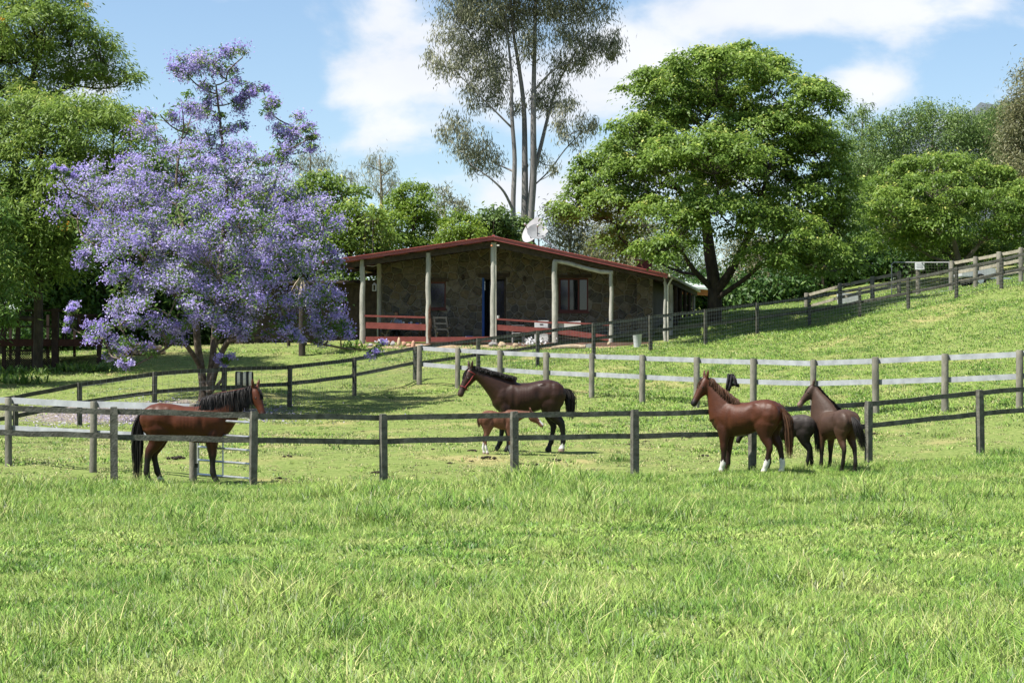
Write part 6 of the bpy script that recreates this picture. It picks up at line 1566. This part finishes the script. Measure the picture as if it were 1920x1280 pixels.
# spiky dry-skirted cordyline by the house corner
g = ground(566, 84); cd = thing('spiky_palm', 'spiky palm with dry skirt behind the right side of the jacaranda', 'palm', tuple(g)); tp = at(566, 515, 84) - g; MB().tube([(0, 0, -.2), (0, 0, tp.z * .5), tp], [.14, .12, .10], 10).build('trunk', b_dark, cd, smooth=True)
r = np.random.default_rng(8)
for nm, mat_, n_, els, ln in (('fronds', L_mid, 90, (.1, 1.3), .9), ('dry_skirt', m_cane, 70, (-1.4, -.7), .8)):
    V_, F_ = [], []
    for i in range(n_):
        a_ = r.uniform(0, 6.283); el = r.uniform(*els); o = len(V_); d_ = Vector((math.cos(a_) * math.cos(el), math.sin(a_) * math.cos(el), math.sin(el))); sv = Vector((-math.sin(a_), math.cos(a_), 0))
        for t, q in ((0, .7), (.5, 1), (1, .1)): p = tp + d_ * ln * t - Vector((0, 0, .3 * t * t)); V_ += [tuple(p - sv * .025 * q), tuple(p + sv * .025 * q)]
        F_ += [(o, o + 1, o + 3, o + 2), (o + 2, o + 3, o + 5, o + 4)]
    link(nm, MB().add(V_, F_).mesh(nm, mat_), cd)['kind'] = 'stuff'

# ------------------------------------------------------------------ sheds and cars seen under the trees
m_shedroof = material('pale_green_roof', (.40, .47, .43), .5, (.50, .56, .52), 3); m_orange = material('orange_timber', (.30, .11, .04), .7, (.40, .16, .06), 4)
g = ground(1290, 103); sd_ = thing('open_shed', 'open shed with pale roof seen past the right verandah posts', 'shed', tuple(g)); lp_ = lambda px, py, dy=0: at(px, py, 103 + dy) - g
MB().add([lp_(1215, 531), lp_(1340, 540), lp_(1340, 532, 5), lp_(1215, 522, 5), lp_(1215, 535), lp_(1340, 544), lp_(1340, 536, 5), lp_(1215, 526, 5)], [(0, 1, 2, 3), (7, 6, 5, 4), (0, 4, 5, 1), (1, 5, 6, 2), (2, 6, 7, 3), (3, 7, 4, 0)]).build('roof', m_shedroof, sd_)
MB().bar(lp_(1218, 541, .2), lp_(1338, 549, .2), .08, .32).build('beam', m_orange, sd_)
for px in (1222, 1262, 1300, 1334):
    t = lp_(px, 548, .2); MB().bar((t.x, t.y, gz(t.x + g.x, t.y + g.y) - g.z - .2), t, .12, .12, up=(0, 1, 0)).build('post', m_brown, sd_)
g = ground(1515, 106); sd_ = thing('small_shelter', 'small brown-roofed shelter under the trees behind the pale fence', 'shelter', tuple(g)); lp_ = lambda px, py, dy=0: at(px, py, 106 + dy) - g
MB().add([lp_(1478, 492), lp_(1548, 500), lp_(1548, 496, 3), lp_(1478, 488, 3), lp_(1478, 497), lp_(1548, 505), lp_(1548, 501, 3), lp_(1478, 493, 3)], [(0, 1, 2, 3), (7, 6, 5, 4), (0, 4, 5, 1), (1, 5, 6, 2), (2, 6, 7, 3), (3, 7, 4, 0)]).build('roof', m_brown, sd_)
for px in (1484, 1542):
    for dy in (.15, 2.8): t = lp_(px, 500, dy); MB().bar((t.x, t.y, gz(t.x + g.x, t.y + g.y) - g.z - .2), t, .12, .12, up=(0, 1, 0)).build('post', m_brown, sd_)
# white trough behind the pale fence, low white trailer at the top right
g = ground(1592, 97.5); tr_ = thing('water_trough', 'white water trough behind the pale fence left of the mesh gate', 'trough', tuple(g)); V_ = []
for s_, z in ((.92, 0), (1, .5), (.94, .5), (.86, .05)): V_ += [(x * s_, y * s_, z) for x, y in ((-.5, -.32), (.5, -.32), (.5, .32), (-.5, .32))]
MB().add(V_, [(3, 2, 1, 0), (12, 13, 14, 15)] + [(r_ * 4 + k, r_ * 4 + (k + 1) % 4, r_ * 4 + 4 + (k + 1) % 4, r_ * 4 + 4 + k) for r_ in range(3) for k in range(4)]).build('basin', m_plastic, tr_)
MB().tube([(.42, .2, 0), (.42, .2, .7), (.3, .1, .7)], .02, 6).build('float_pipe', m_galv, tr_, smooth=True)
g = ground(1826, 96); tl = thing('box_trailer', 'low white trailer behind the three-rail fence at the top right', 'trailer', tuple(g), R(10)); m_tyre = material('tyre_rubber', (.012, .012, .012), .85)
MB().box((0, 0, .45), (1.6, 1.3, .05)).build('floor', m_galv, tl)
for y in (-.65, .65):
    MB().box((0, y, .64), (1.6, .03, .36)).build('side_panel', m_plastic, tl); wh = MB().cyl((0, y * 1.08, .28), (0, y * 1.3, .28), .28, 18).build('wheel', m_tyre, tl, smooth=True); MB().cyl((0, y * 1.3, .28), (0, y * 1.33, .28), .16, 14).build('rim', m_galv, wh, smooth=True)
for x in (-.78, .78): MB().box((x, 0, .64), (.03, 1.26, .36)).build('end_panel', m_plastic, tl)
MB().bar((.8, 0, .42), (1.8, 0, .40), .08, .08).build('drawbar', m_galv, tl)
